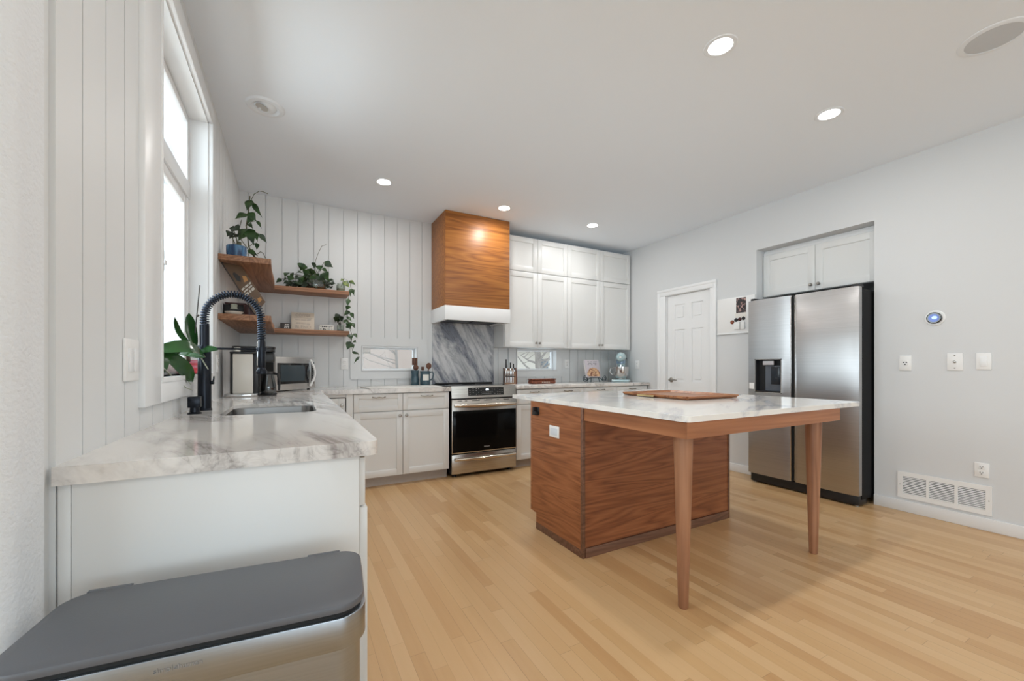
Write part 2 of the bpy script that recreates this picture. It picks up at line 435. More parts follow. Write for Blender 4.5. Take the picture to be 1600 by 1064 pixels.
class MB:
    def __init__(self):
        self.bm = bmesh.new()
    def _merge(self, tmp, xf=None):
        if xf is not None:
            tmp.transform(xf)
        vmap = {v: self.bm.verts.new(v.co) for v in tmp.verts}
        for f in tmp.faces:
            try:
                self.bm.faces.new([vmap[v] for v in f.verts])
            except ValueError:
                pass
        tmp.free()
        return self
    def box(self, x0, x1, y0, y1, z0, z1, bev=0.0, seg=2, xf=None):
        t = bmesh.new()
        bmesh.ops.create_cube(t, size=1.0)
        for v in t.verts:
            v.co = Vector(((x0 + x1) / 2 + v.co.x * (x1 - x0), (y0 + y1) / 2 + v.co.y * (y1 - y0), (z0 + z1) / 2 + v.co.z * (z1 - z0)))
        if bev > 0:
            bev = min(bev, 0.49 * min(abs(x1 - x0), abs(y1 - y0), abs(z1 - z0)))
            bmesh.ops.bevel(t, geom=list(t.edges), offset=bev, segments=seg, profile=0.5, affect='EDGES')
        return self._merge(t, xf)
    def prism(self, poly, z0, z1, bev=0.0, seg=2, axis='z', xf=None):
        """poly: list of 2d points (counter-clockwise); axis is the extrusion axis. For 'y' the 2d plane is x,z; for 'x' it is y,z."""
        t = bmesh.new()
        def p3(p, h):
            if axis == 'z':
                return (p[0], p[1], h)
            if axis == 'y':
                return (p[0], h, p[1])
            return (h, p[0], p[1])
        a = [t.verts.new(p3(p, z0)) for p in poly]
        b = [t.verts.new(p3(p, z1)) for p in poly]
        n = len(poly)
        t.faces.new(a[::-1]); t.faces.new(b)
        for i in range(n):
            t.faces.new((a[i], a[(i + 1) % n], b[(i + 1) % n], b[i]))
        bmesh.ops.recalc_face_normals(t, faces=list(t.faces))
        if bev > 0:
            es = [e for e in t.edges if all(v in a for v in e.verts) or all(v in b for v in e.verts)]
            bmesh.ops.bevel(t, geom=es, offset=bev, segments=seg, profile=0.5, affect='EDGES')
        return self._merge(t, xf)
    def cyl(self, p0, p1, r0, r1=None, n=24, caps=True):
        r1 = r0 if r1 is None else r1
        return self.tube([p0, p1], [r0, r1], n, caps)
    def tube(self, pts, rad, n=10, caps=True):
        pts = [Vector(p) for p in pts]
        if not isinstance(rad, (list, tuple)):
            rad = [rad] * len(pts)
        rings = []
        prev = None
        for i, p in enumerate(pts):
            d = (pts[min(i + 1, len(pts) - 1)] - pts[max(i - 1, 0)])
            d = d.normalized() if d.length > 1e-9 else Vector((0, 0, 1))
            if prev is None:
                ref = Vector((0, 0, 1)) if abs(d.z) < 0.9 else Vector((1, 0, 0))
                u = d.cross(ref).normalized()
            else:
                u = (prev - d * prev.dot(d))
                u = u.normalized() if u.length > 1e-6 else d.orthogonal().normalized()
            prev = u
            w = d.cross(u)
            rings.append([self.bm.verts.new(p + (u * math.cos(2 * PI * k / n) + w * math.sin(2 * PI * k / n)) * rad[i]) for k in range(n)])
        for a, b in zip(rings, rings[1:]):
            for k in range(n):
                self.bm.faces.new((a[k], a[(k + 1) % n], b[(k + 1) % n], b[k]))
        if caps:
            self.bm.faces.new(rings[0][::-1]); self.bm.faces.new(rings[-1])
        return self
    def lathe(self, prof, c, n=32, axis='z', closed=False, sx=1.0, sy=1.0, xf=None):
        t = bmesh.new()
        rings = []
        for r, h in prof:
            ring = []
            for k in range(n):
                a = 2 * PI * k / n
                u, w = r * math.cos(a) * sx, r * math.sin(a) * sy
                if axis == 'z':
                    co = (c[0] + u, c[1] + w, c[2] + h)
                elif axis == 'y':
                    co = (c[0] + u, c[1] + h, c[2] + w)
                else:
                    co = (c[0] + h, c[1] + u, c[2] + w)
                ring.append(t.verts.new(co))
            rings.append(ring)
        prs = list(zip(rings, rings[1:]))
        if closed:
            prs.append((rings[-1], rings[0]))
        for a, b in prs:
            for k in range(n):
                t.faces.new((a[k], a[(k + 1) % n], b[(k + 1) % n], b[k]))
        if not closed:
            t.faces.new(rings[0][::-1]); t.faces.new(rings[-1])
        bmesh.ops.remove_doubles(t, verts=list(t.verts), dist=1e-6)
        bmesh.ops.recalc_face_normals(t, faces=list(t.faces))
        return self._merge(t, xf)
    def ball(self, c, rx, ry=None, rz=None, n=16, xf=None):
        ry = rx if ry is None else ry
        rz = rx if rz is None else rz
        t = bmesh.new()
        bmesh.ops.create_uvsphere(t, u_segments=n * 2, v_segments=n, radius=1.0)
        for v in t.verts:
            v.co = Vector((c[0] + v.co.x * rx, c[1] + v.co.y * ry, c[2] + v.co.z * rz))
        return self._merge(t, xf)
    def leaf(self, base, tip, width, shape='heart', droop=0.15, fold=0.25, face=None, n=7):
        """A thin leaf blade with a midrib fold and a drooping arc, with real (small) thickness."""
        b, t = Vector(base), Vector(tip)
        d = t - b
        L = d.length
        if L < 1e-5:
            return self
        d.normalize()
        if face is None:
            face = Vector((-0.30, -0.85, 0.45))
        nrm = Vector(face) - d * d.dot(Vector(face))
        nrm = nrm.normalized() if nrm.length > 1e-4 else d.orthogonal().normalized()
        side = d.cross(nrm).normalized()
        prof = {'heart': [0.02, 0.72, 1.0, 0.92, 0.70, 0.42, 0.16, 0.0], 'strap': [0.45, 0.75, 0.92, 1.0, 1.0, 0.92, 0.66, 0.0],
                'lance': [0.05, 0.45, 0.8, 1.0, 0.95, 0.7, 0.35, 0.0]}[shape]
        up, dn = [], []
        for i, w in enumerate(prof):
            s = i / (len(prof) - 1)
            mid = b + d * (L * s) + nrm * (droop * L * math.sin(PI * s))
            hw = max(w, 0.015) * width / 2
            row = []
            for q in (-1.0, -0.5, 0.0, 0.5, 1.0):
                row.append(mid + side * (hw * q) + nrm * (fold * hw * (abs(q) - 0.3 * q * q)))
            up.append([self.bm.verts.new(p + nrm * 0.0006) for p in row])
            dn.append([self.bm.verts.new(p - nrm * 0.0006) for p in row])
        for i in range(len(prof) - 1):
            for k in range(4):
                self.bm.faces.new((up[i][k], up[i][k + 1], up[i + 1][k + 1], up[i + 1][k]))
                self.bm.faces.new((dn[i][k], dn[i + 1][k], dn[i + 1][k + 1], dn[i][k + 1]))
            self.bm.faces.new((up[i][0], up[i + 1][0], dn[i + 1][0], dn[i][0]))
            self.bm.faces.new((up[i][4], dn[i][4], dn[i + 1][4], up[i + 1][4]))
        return self
    def build(self, name, material, parent=None, smooth=30, uv=None):
        off = wloc(parent)
        for v in self.bm.verts:
            v.co -= off
        me = bpy.data.meshes.new(name)
        bmesh.ops.recalc_face_normals(self.bm, faces=list(self.bm.faces))
        self.bm.to_mesh(me)
        self.bm.free()
        me.materials.append(material)
        if smooth:
            me.polygons.foreach_set('use_smooth', [True] * len(me.polygons))
            me.set_sharp_from_angle(angle=R(smooth))
        o = bpy.data.objects.new(name, me)
        COL.objects.link(o)
        o.parent = parent
        if uv:
            lay = me.uv_layers.new(name='UVMap')
            for lp in me.loops:
                co = me.vertices[lp.vertex_index].co
                lay.data[lp.index].uv = (co.y if uv == 'yz' else co.x, co.z)
        return o

def rrect(x0, x1, y0, y1, r, n=6):
    pts = []
    for cx, cy, a0 in ((x1 - r, y0 + r, -90), (x1 - r, y1 - r, 0), (x0 + r, y1 - r, 90), (x0 + r, y0 + r, 180)):
        for k in range(n + 1):
            a = R(a0 + 90.0 * k / n)
            pts.append((cx + r * math.cos(a), cy + r * math.sin(a)))
    return pts

def plate(outer, holes, z0, z1):
    """A slab with holes: outline polygons filled and given thickness."""
    mb = MB()
    t = bmesh.new()
    loops = []
    es = []
    for poly in [outer] + holes:
        vs_ = [t.verts.new((p[0], p[1], z1)) for p in poly]
        loops.append(vs_)
        for i in range(len(vs_)):
            es.append(t.edges.new((vs_[i], vs_[(i + 1) % len(vs_)])))
    bmesh.ops.triangle_fill(t, use_beauty=True, use_dissolve=False, edges=es)
    faces = list(t.faces)
    low = {v: t.verts.new((v.co.x, v.co.y, z0)) for v in list(t.verts)}
    for f in faces:
        t.faces.new([low[v] for v in reversed(f.verts)])
    for lp in loops:
        for i in range(len(lp)):
            a, b = lp[i], lp[(i + 1) % len(lp)]
            t.faces.new((a, b, low[b], low[a]))
    bmesh.ops.recalc_face_normals(t, faces=list(t.faces))
    mb._merge(t)
    return mb

def topbevel(o, z, w=0.004):
    """Round over only the upper arris of a slab."""
    me = o.data
    zz = z - wloc(o).z
    bm = bmesh.new(); bm.from_mesh(me)
    lay = bm.edges.layers.float.get('bevel_weight_edge') or bm.edges.layers.float.new('bevel_weight_edge')
    for e in bm.edges:
        if all(abs(v.co.z - zz) < 1e-5 for v in e.verts) and len(e.link_faces) == 2 and e.calc_face_angle() > 0.7:
            e[lay] = 1.0
    bm.to_mesh(me); bm.free()
    b = o.modifiers.new('edge', 'BEVEL'); b.width = w; b.segments = 2; b.limit_method = 'WEIGHT'
    return o

def bevmod(o, w=0.003, seg=2):
    b = o.modifiers.new('edge', 'BEVEL')
    b.width = w; b.segments = seg; b.limit_method = 'ANGLE'; b.angle_limit = R(40)
    return o

def tag(o, label, cat, group=None, kind=None):
    o['label'] = label
    o['category'] = cat
    if group:
        o['group'] = group
    if kind:
        o['kind'] = kind
    return o

def struct(o, label, cat):
    return tag(o, label, cat, None, 'structure')

def thing(name, loc, label, cat, group=None, kind=None):
    o = bpy.data.objects.new(name, None)
    o.empty_display_size = 0.05
    o.location = loc
    COL.objects.link(o)
    return tag(o, label, cat, group, kind)

def dup(root, loc, label):
    """Copy a thing, its parts and their sub-parts."""
    r = root.copy(); COL.objects.link(r)
    r.location = loc
    r['label'] = label
    def rec(src, dst):
        for ch in list(src.children):
            c = ch.copy(); COL.objects.link(c); c.parent = dst
            rec(ch, c)
    rec(root, r)
    return r

def text(name, body, size, loc, rot, material, parent, depth=0.0006, align='CENTER', sx=1.0):
    cu = bpy.data.curves.new(name, 'FONT')
    cu.body = body; cu.size = size; cu.extrude = depth
    cu.align_x = align; cu.align_y = 'CENTER'
    tmp = bpy.data.objects.new(name + '_curve', cu)
    COL.objects.link(tmp)
    bpy.context.view_layer.update()
    me = bpy.data.meshes.new_from_object(tmp.evaluated_get(bpy.context.evaluated_depsgraph_get()))
    bpy.data.objects.remove(tmp)
    me.materials.clear(); me.materials.append(material)
    me.transform(Matrix.Diagonal((sx, 1, 1, 1)))
    o = bpy.data.objects.new(name, me)
    COL.objects.link(o)
    o.parent = parent
    o.location = Vector(loc) - wloc(parent)
    o.rotation_euler = rot
    return o

# ------------------------------------------------------------------ the room
XL, XR, YB, CZ = -0.43, 4.175, 4.5, 2.745
XW, YR = -4.6, -8.2          # the open-plan space behind the camera

def holed(mb, axis, d0, d1, u0, u1, v0, v1, holes, bev=0):
    """A wall slab split into boxes around rectangular holes. axis 'x': slab between x=d0 and d1, u=y, v=z; axis 'y': u=x."""
    us = sorted({u0, u1} | {h[i] for h in holes for i in (0, 1) if u0 < h[i] < u1})
    vs_ = sorted({v0, v1} | {h[i] for h in holes for i in (2, 3) if v0 < h[i] < v1})
    for a, b in zip(us, us[1:]):
        run = None
        for c, d in list(zip(vs_, vs_[1:])) + [(None, None)]:
            solid = c is not None and not any(h[0] <= (a + b) / 2 <= h[1] and h[2] <= (c + d) / 2 <= h[3] for h in holes)
            if solid:
                run = [run[0] if run else c, d]
            elif run:
                if axis == 'x':
                    mb.box(d0, d1, a, b, run[0], run[1])
                else:
                    mb.box(a, b, d0, d1, run[0], run[1])
                run = None
    return mb

def planks(mb, axis, d0, d1, u0, u1, v0, v1, holes, pitch, start, gap=0.004):
    k = math.floor((u0 - start) / pitch)
    while start + k * pitch < u1:
        a = max(u0, start + k * pitch + gap / 2)
        b = min(u1, start + (k + 1) * pitch - gap / 2)
        if b - a > 0.002:
            holed(mb, axis, d0, d1, a, b, v0, v1, holes)
        k += 1

# floor and ceiling
m = MB(); m.box(XW - 0.2, XR + 0.9, YR - 0.2, YB + 0.15, -0.06, 0.0)
struct(m.build('floor', M['floor'], None, 0), 'pale maple strip floor running toward the range', 'floor')
m = MB(); m.box(XW - 0.2, XR + 0.9, YR - 0.2, YB + 0.15, CZ, CZ + 0.08)
struct(m.build('ceiling', M['ceiling'], None, 0), 'flat white ceiling with recessed lights', 'ceiling')

# back wall with two slot windows
WIN2 = (0.640, 1.222, 1.075, 1.335)
WIN3 = (2.488, 3.100, 1.072, 1.345)
m = MB()
holed(m, 'y', YB + 0.006, YB + 0.14, XL - 0.14, XR + 0.9, 0, CZ, [WIN2, WIN3])
planks(m, 'y', YB - 0.004, YB + 0.006, XL, XR, 0, CZ, [WIN2, WIN3], 0.1365, -0.222, 0.006)
struct(m.build('wall_back', M['shiplap'], None, 0), 'white vertical shiplap wall behind the range', 'wall')

# window wall on the sink side: shiplap, then a rounded drywall end
WIN1 = (1.872, 2.897, 1.082, 2.528)
m = MB()
holed(m, 'x', XL - 0.14, XL - 0.006, 1.178, YB + 0.14, 0, CZ, [WIN1])
planks(m, 'x', XL - 0.006, XL + 0.003, 1.178, YB - 0.004, 0, CZ, [WIN1], 0.1345, 1.300, 0.005)
m.box(XL - 0.14, XL - 0.007, 1.14, 1.178, 0, CZ)
struct(m.build('wall_left', M['shiplap'], None, 0), 'white shiplap wall with the tall sink window', 'wall')
m = MB()
pts = [(XW, 1.03)]
for k in range(9):
    a = R(-90 + 90 * k / 8)
    pts.append((XL - 0.035 + 0.035 * math.cos(a), 1.065 + 0.035 * math.sin(a)))
pts += [(XL, 1.143), (XL - 0.14, 1.143), (XL - 0.14, 1.17), (XW, 1.17)]
m.prism(pts, 0, CZ)
struct(m.build('wall_end', M['drywall_rough'], None, 40), 'textured white wall end with rounded corner', 'wall')

# right-hand wall with door opening and refrigerator recess
DOOR = (2.985, 3.610, -1, 2.015)
NICHE = (1.510, 2.466, -1, 2.312)
m = MB()
holed(m, 'x', XR, XR + 0.12, YR, YB + 0.14, 0, CZ, [DOOR, NICHE])
m.box(XR + 0.12, XR + 0.80, 1.43, 1.510, 0, CZ)
m.box(XR + 0.12, XR + 0.80, 2.466, 2.55, 0, CZ)
m.box(XR + 0.74, XR + 0.80, 1.510, 2.466, 0, CZ)
m.box(XR + 0.12, XR + 0.74, 1.510, 2.466, 2.312, 2.40)
m.box(XR + 0.12, XR + 0.16, 2.8, 3.8, 0, CZ)
struct(m.build('wall_right', M['drywall'], None, 0), 'plain white wall holding the door and refrigerator recess', 'wall')

# walls of the space behind the camera, with their openings
m = MB()
holed(m, 'y', YR, YR + 0.12, XW, XR, 0, CZ, [(-1.9, 3.7, 0.12, 2.42)])
struct(m.build('wall_rear', M['drywall'], None, 0), 'white wall behind the camera with a wide opening', 'wall')
m = MB()
holed(m, 'x', XW, XW + 0.12, YR, 1.03, 0, CZ, [(-4.5, -0.3, 0.3, 2.4)])
struct(m.build('wall_side', M['drywall'], None, 0), 'white side wall of the adjoining room', 'wall')

# baseboards
def base_y(name, x0, x1, y0, y1, label):
    m = MB()
    m.box(x0, x1, y0, y1, 0.0, 0.085, 0.004)
    struct(m.build(name, M['trim'], None), label, 'baseboard')
base_y('baseboard_right', XR - 0.014, XR + 0.001, YR, 1.510, 'white baseboard under the wall vent')
base_y('baseboard_back', XR - 0.014, XR + 0.001, 2.466, 2.905, 'white baseboard between the refrigerator and the door')
base_y('baseboard_front', XR - 0.014, XR + 0.001, 3.735, 3.90, 'short white baseboard between the door and the corner cabinets')

# door_1: six panel door with casing and lever
d = thing('door_1', (XR + 0.05, 3.30, 0), 'white six panel door with a lever handle', 'door', None, 'structure')
m = MB()
y0, y1 = 2.993, 3.602
m.box(XR + 0.035, XR + 0.070, y0, y1, 0.008, 2.008)
# stiles, rails and raised fields
st, mid = 0.105, 0.095
ym = (y0 + y1) / 2
cols = ((y0 + st, ym - mid / 2), (ym + mid / 2, y1 - st))
rows = ((0.22, 0.78), (0.94, 1.58), (1.70, 1.89))
fr = MB()
holed(fr, 'x', XR + 0.024, XR + 0.036, y0, y1, 0.008, 2.008, [(a, b, c, e) for a, b in cols for c, e in rows])
for a, b in cols:
    for c, e in rows:
        m.box(XR + 0.0275, XR + 0.036, a + 0.028, b - 0.028, c + 0.028, e - 0.028, 0.006, 1)
m.build('door_leaf', M['trim'], d)
fr.build('door_frame_panel', M['trim'], d)
h = MB()
h.lathe([(0.0, 0), (0.030, 0.0), (0.030, -0.007), (0.024, -0.011), (0.012, -0.014), (0.011, -0.045), (0.0, -0.046)], (XR + 0.024, 3.545, 0.955), 24, 'x')
h.tube([(XR - 0.018, 3.545, 0.955), (XR - 0.022, 3.52, 0.957), (XR - 0.022, 3.47, 0.958), (XR - 0.017, 3.435, 0.954)], [0.010, 0.010, 0.009, 0.007], 10)
h.build('lever_handle', M['nickel'], d)
m = MB()
for a, b, c, e in ((2.906, 2.985, 0, 2.014), (3.610, 3.736, 0, 2.014)):
    m.box(XR - 0.016, XR + 0.001, a, b, c, e, 0.004)
    m.box(XR - 0.021, XR - 0.012, a + (-0.001 if a < 3 else 0.09), b - (0.045 if a < 3 else -0.001), c, e + 0.050, 0.004)
m.box(XR - 0.0165, XR + 0.001, 2.905, 3.737, 2.0145, 2.095, 0.004)
m.box(XR - 0.0215, XR - 0.0125, 2.904, 3.738, 2.0645, 2.097, 0.004)
m.box(XR, XR + 0.12, 2.978, 2.990, 0, 2.02)
m.box(XR, XR + 0.12, 3.605, 3.612, 0, 2.02)
m.box(XR, XR + 0.12, 2.985, 3.610, 2.010, 2.02)
m.build('door_casing', M['trim'], d)

# window_1: tall sink window, fixed transom over a slider
w = thing('window_1', (XL - 0.08, 2.385, 1.8), 'tall white window over the sink with a transom above a slider', 'window', None, 'structure')
m = MB()
a, b, c, e = WIN1
# casing boards on the wall face
m.box(XL + 0.002, XL + 0.020, a - 0.185, a - 0.006, c - 0.092, CZ - 0.10, 0.003)
m.box(XL + 0.002, XL + 0.020, b + 0.006, b + 0.100, c - 0.092, CZ - 0.10, 0.003)
m.box(XL + 0.002, XL + 0.019, a - 0.006, b + 0.006, e + 0.006, CZ - 0.10, 0.003)
m.box(XL + 0.002, XL + 0.019, a - 0.006, b + 0.006, c - 0.092, c - 0.012, 0.003)
# inner bead
for s in ((a - 0.012, a, c, e), (b, b + 0.012, c, e)):
    m.box(XL + 0.002, XL + 0.026, s[0], s[1], s[2], s[3] - 0.0005, 0.002)
m.box(XL + 0.002, XL + 0.026, a - 0.012, b + 0.012, e, e + 0.012, 0.002)
m.build('casing', M['trim'], w)
m = MB()
m.box(XL - 0.14, XL + 0.003, a, a + 0.006, c, e); m.box(XL - 0.14, XL + 0.003, b - 0.006, b, c, e)
m.box(XL - 0.14, XL + 0.003, a, b, e - 0.006, e)
m.build('jamb', M['trim'], w)
m = MB(); m.box(XL - 0.14, XL + 0.022, a, b, c - 0.020, c, 0.002); m.build('sill', M['trim'], w)
XF = XL - 0.082
m = MB()
def frame_x(mb, x0, x1, y0, y1, z0, z1, t, bev=0.003):
    mb.box(x0, x1, y0, y0 + t, z0, z1, bev); mb.box(x0, x1, y1 - t, y1, z0, z1, bev)
    mb.box(x0 + 0.0004, x1 - 0.0004, y0 + t * 0.95, y1 - t * 0.95, z0, z0 + t, bev); mb.box(x0 + 0.0004, x1 - 0.0004, y0 + t * 0.95, y1 - t * 0.95, z1 - t, z1, bev)
frame_x(m, XF - 0.055, XF, a + 0.006, b - 0.006, c, e - 0.006, 0.042)
m.box(XF - 0.054, XF + 0.004, a + 0.007, b - 0.007, 2.062, 2.150, 0.003)
m.build('window_frame', M['vinyl'], w)
m = MB(); frame_x(m, XF - 0.030, XF - 0.006, 2.300, b - 0.046, c + 0.040, 2.064, 0.048); s1 = m.build('sliding_sash', M['vinyl'], w)
m = MB(); frame_x(m, XF - 0.052, XF - 0.031, a + 0.046, 2.362, c + 0.040, 2.064, 0.045); s2 = m.build('fixed_sash', M['vinyl'], w)
m = MB(); m.box(XF - 0.006, XF + 0.010, 2.318, 2.336, 1.545, 1.640, 0.004); m.box(XF + 0.006, XF + 0.018, 2.312, 2.342, 1.575, 1.595, 0.003); m.build('sash_latch', M['vinyl'], s1)
m = MB(); m.box(XF - 0.020, XF - 0.016, 2.345, b - 0.092, c + 0.086, 2.018); m.build('pane', M['glass'], s1)
m = MB(); m.box(XF - 0.044, XF - 0.040, a + 0.09, 2.318, c + 0.084, 2.020); m.build('pane', M['glass'], s2)
m = MB(); m.box(XF - 0.032, XF - 0.028, a + 0.047, b - 0.047, 2.149, e - 0.047); m.build('transom_pane', M['glass'], w)

# slot windows in the back wall
def slot_window(name, win, casing, label, right_open=True):
    a, b, c, e = win
    w = thing(name, ((a + b) / 2, YB + 0.03, (c + e) / 2), label, 'window', None, 'structure')
    m = MB()
    ca, cb, cc, ce = casing
    holed(m, 'y', YB - 0.018, YB - 0.003, ca, cb, cc, ce, [(a - 0.004, b + 0.004, c - 0.004, e + 0.004)])
    m.build('casing', M['shiplap'], w, 0)
    m = MB()
    m.box(a + 0.0005, a + 0.010, YB - 0.024, YB + 0.13, c + 0.0005, e - 0.0005); m.box(b - 0.010, b - 0.0005, YB - 0.024, YB + 0.13, c + 0.0005, e - 0.0005)
    m.box(a + 0.010, b - 0.010, YB - 0.0235, YB + 0.13, c + 0.0005, c + 0.010); m.box(a + 0.010, b - 0.010, YB - 0.0235, YB + 0.13, e - 0.010, e - 0.0005)
    m.build('jamb', M['trim'], w)
    m = MB()
    t = 0.024
    A, B, C, E_ = a + 0.010, b - 0.010, c + 0.010, e - 0.010
    t = 0.016
    m.box(A, A + t, YB + 0.06, YB + 0.10, C, E_, 0.002); m.box(B - t, B, YB + 0.06, YB + 0.10, C, E_, 0.002)
    m.box(A + t, B - t, YB + 0.0605, YB + 0.0995, C, C + t, 0.002); m.box(A + t, B - t, YB + 0.0605, YB + 0.0995, E_ - t, E_, 0.002)
    m.build('window_frame', M['vinyl'], w)
    m = MB(); m.box(A + t, B - t, YB + 0.078, YB + 0.082, C + t, E_ - t); m.build('pane', M['glass'], w)
    return w
slot_window('window_2', WIN2, (0.527, 1.340, 0.990, 1.430), 'low slot window beside the utensil crock')
slot_window('window_3', WIN3, (2.38, 3.185, 0.990, 1.352), 'low slot window under the wall cabinets')
t = thing('window_sensor', (0.684, YB + 0.06, 1.30), 'small white box fixed at the top corner of the slot window by the crock', 'sensor')
m = MB(); m.box(0.655, 0.732, YB + 0.020, YB + 0.058, 1.262, 1.328, 0.004); m.build('housing', M['white'], t)
m = MB(); m.box(0.655, 0.732, YB + 0.018, YB + 0.022, 1.262, 1.268); m.build('bottom_slot', M['grey_ink'], t)

# ------------------------------------------------------------------ outdoors, seen through the windows
m = MB(); m.box(-12, 12, YB + 0.14, 20, -0.45, -0.4); m.box(-12, XL - 0.14, -8, YB + 0.14, -0.45, -0.4)
tag(m.build('ground', M['snow'], None, 0), 'bright snowy yard outside the windows', 'ground', None, 'structure')
hs = thing('neighbor_house', (1.9, 11.0, -0.4), 'pinkish neighbouring house seen through the slot window by the crock', 'house')
m = MB(); m.box(0.7, 4.6, 9.6, 13.5, -0.4, 4.2); m.build('house_wall', M['siding'], hs, 0)
m = MB(); m.prism([(0.3, 4.2), (5.0, 4.2), (2.65, 6.0)], 9.3, 13.8, 0, axis='y'); m.build('house_roof', M['roof'], hs, 0)
hs = thing('cream_house', (11.0, 17.0, -0.4), 'pale neighbouring house seen through the slot window under the cabinets', 'house')
m = MB(); m.box(8.4, 14.5, 15, 20, -0.4, 1.75); m.build('house_wall', M['siding_white'], hs, 0)
m = MB(); m.prism([(8.0, 1.75), (14.9, 1.75), (11.4, 4.2)], 14.6, 20.4, 0, axis='y'); m.build('house_roof', M['siding_white'], hs, 0)
m = MB(); m.box(9.3, 9.9, 14.96, 15.02, 0.8, 1.45); m.build('house_window', M['darkwindow'], hs, 0)
m = MB(); m.box(10.8, 11.4, 14.96, 15.02, 0.8, 1.45); m.build('house_window', M['darkwindow'], hs, 0)

def bare_tree(name, x, y, h, label, seed, spread=1.0, r0=0.07):
    rnd = random.Random(seed)
    t = thing(name, (x, y, -0.4), label, 'tree')
    tr, br = MB(), MB()
    tr.tube([(x, y, -0.42), (x + 0.04, y, 0.4 * h - 0.4), (x - 0.03, y, 0.75 * h - 0.4), (x, y, h - 0.4)], [r0, r0 * 0.8, r0 * 0.5, r0 * 0.2], 10)
    for k in range(26):
        z = -0.4 + h * rnd.uniform(0.18, 0.9)
        a = rnd.uniform(0, 2 * PI)
        L = spread * rnd.uniform(0.5, 1.1)
        p = Vector((x, y, z)); dr = Vector((math.cos(a), math.sin(a) * 0.5, rnd.uniform(0.15, 0.8)))
        pts = [p, p + dr * L * 0.5, p + dr * L + Vector((0, 0, 0.12 * L))]
        br.tube(pts, [r0 * 0.32, r0 * 0.2, r0 * 0.07], 6)
        for q in range(3):
            s = pts[1] + (pts[2] - pts[1]) * rnd.random()
            e2 = s + Vector((rnd.uniform(-1, 1), rnd.uniform(-0.4, 0.4), rnd.uniform(0.1, 0.9))) * L * 0.4
            br.tube([s, e2], [r0 * 0.11, r0 * 0.04], 5)
    tr.build('trunk', M['bark'], t); br.build('branches', M['bark'], t)
bare_tree('slender_tree', 1.60, 7.3, 3.4, 'slender bare tree outside the slot window by the crock', 2, 0.9, 0.032)
bare_tree('branching_tree', 4.55, 7.3, 3.6, 'bare branching tree outside the slot window under the cabinets', 5, 1.1, 0.09)

# ------------------------------------------------------------------ ceiling fittings
def lamp_at(x, y, label, first=None):
    if first is not None:
        return dup(first, (x, y, CZ), label)
    t = thing('recessed_light', (x, y, CZ), label, 'light', 'recessed ceiling lights')
    m = MB()
    m.lathe([(0.056, -0.002), (0.066, -0.004), (0.076, -0.003), (0.079, 0.0), (0.079, 0.004), (0.056, 0.004)], (x, y, CZ), 40, closed=True)
    m.build('trim_ring', M['lamptrim'], t)
    m = MB(); m.lathe([(0.0, -0.0025), (0.057, -0.0025), (0.057, 0.001), (0.0, 0.001)], (x, y, CZ), 36); m.build('lens', M['lamp'], t)
    l = bpy.data.lights.new('lamp_light', 'AREA'); l.shape = 'DISK'; l.size = 0.11; l.energy = LAMP_POWER; l.color = (1.0, 0.985, 0.96)
    lo = bpy.data.objects.new('lamp_light', l); COL.objects.link(lo)
    lo.parent = t; lo.location = (0, 0, -0.012)
    return t
L0 = lamp_at(1.910, 1.310, 'lit recessed light above the middle of the island, the largest of the five')
lamp_at(3.040, 1.330, 'lit recessed light between the island and the speaker, second largest', L0)
lamp_at(0.710, 3.680, 'small lit recessed light in front of the open shelves', L0)
lamp_at(1.910, 3.700, 'small lit recessed light just in front of the range hood', L0)
lamp_at(3.036, 3.670, 'small lit recessed light in front of the wall cabinets', L0)
# the same grid of lamps goes on over the camera and behind it
lamp_at(0.710, 1.310, 'lit recessed light over the open floor beside the sink run', L0)
lamp_at(0.710, -1.06, 'lit recessed light behind the camera on the sink side', L0)
lamp_at(1.910, -1.06, 'lit recessed light behind the camera in line with the hood', L0)
lamp_at(3.040, -1.06, 'lit recessed light behind the camera near the vent wall', L0)

t = thing('eyeball_downlight', (-0.147, 2.969, CZ), 'unlit white eyeball downlight over the sink', 'light')
m = MB(); m.lathe([(0.062, -0.003), (0.078, -0.012), (0.098, -0.010), (0.108, 0.0), (0.108, 0.004), (0.062, 0.004)], (-0.147, 2.969, CZ), 40, closed=True); m.build('trim_ring', M['lamptrim'], t)
m = MB(); m.lathe([(0.0, -0.024), (0.030, -0.022), (0.050, -0.014), (0.063, 0.0), (0.0, 0.001)], (-0.147, 2.969, CZ), 32); m.build('eyeball', M['lamptrim'], t)
m = MB(); m.lathe([(0.0, -0.004), (0.034, -0.004), (0.034, 0.0), (0.0, 0.0)], (0, 0, 0), 28, xf=Matrix.Translation((-0.165, 2.945, CZ - 0.0195)) @ Matrix.Rotation(R(14), 4, 'Y')); m.build('aperture', mat('dull_reflector', (0.50, 0.49, 0.47), 0.4), t)

t = thing('ceiling_speaker', (3.049, 0.634, CZ), 'round grey mesh speaker set flush in the ceiling', 'speaker')
m = MB(); m.lathe([(0.100, -0.006), (0.112, -0.006), (0.124, -0.002), (0.126, 0.003), (0.100, 0.003)], (3.049, 0.634, CZ), 48, closed=True); m.build('rim', M['lamptrim'], t)
m = MB(); m.lathe([(0.0, -0.007), (0.08, -0.006), (0.101, -0.004), (0.101, 0.001), (0.0, 0.001)], (3.049, 0.634, CZ), 48); m.build('grille', M['speaker'], t)

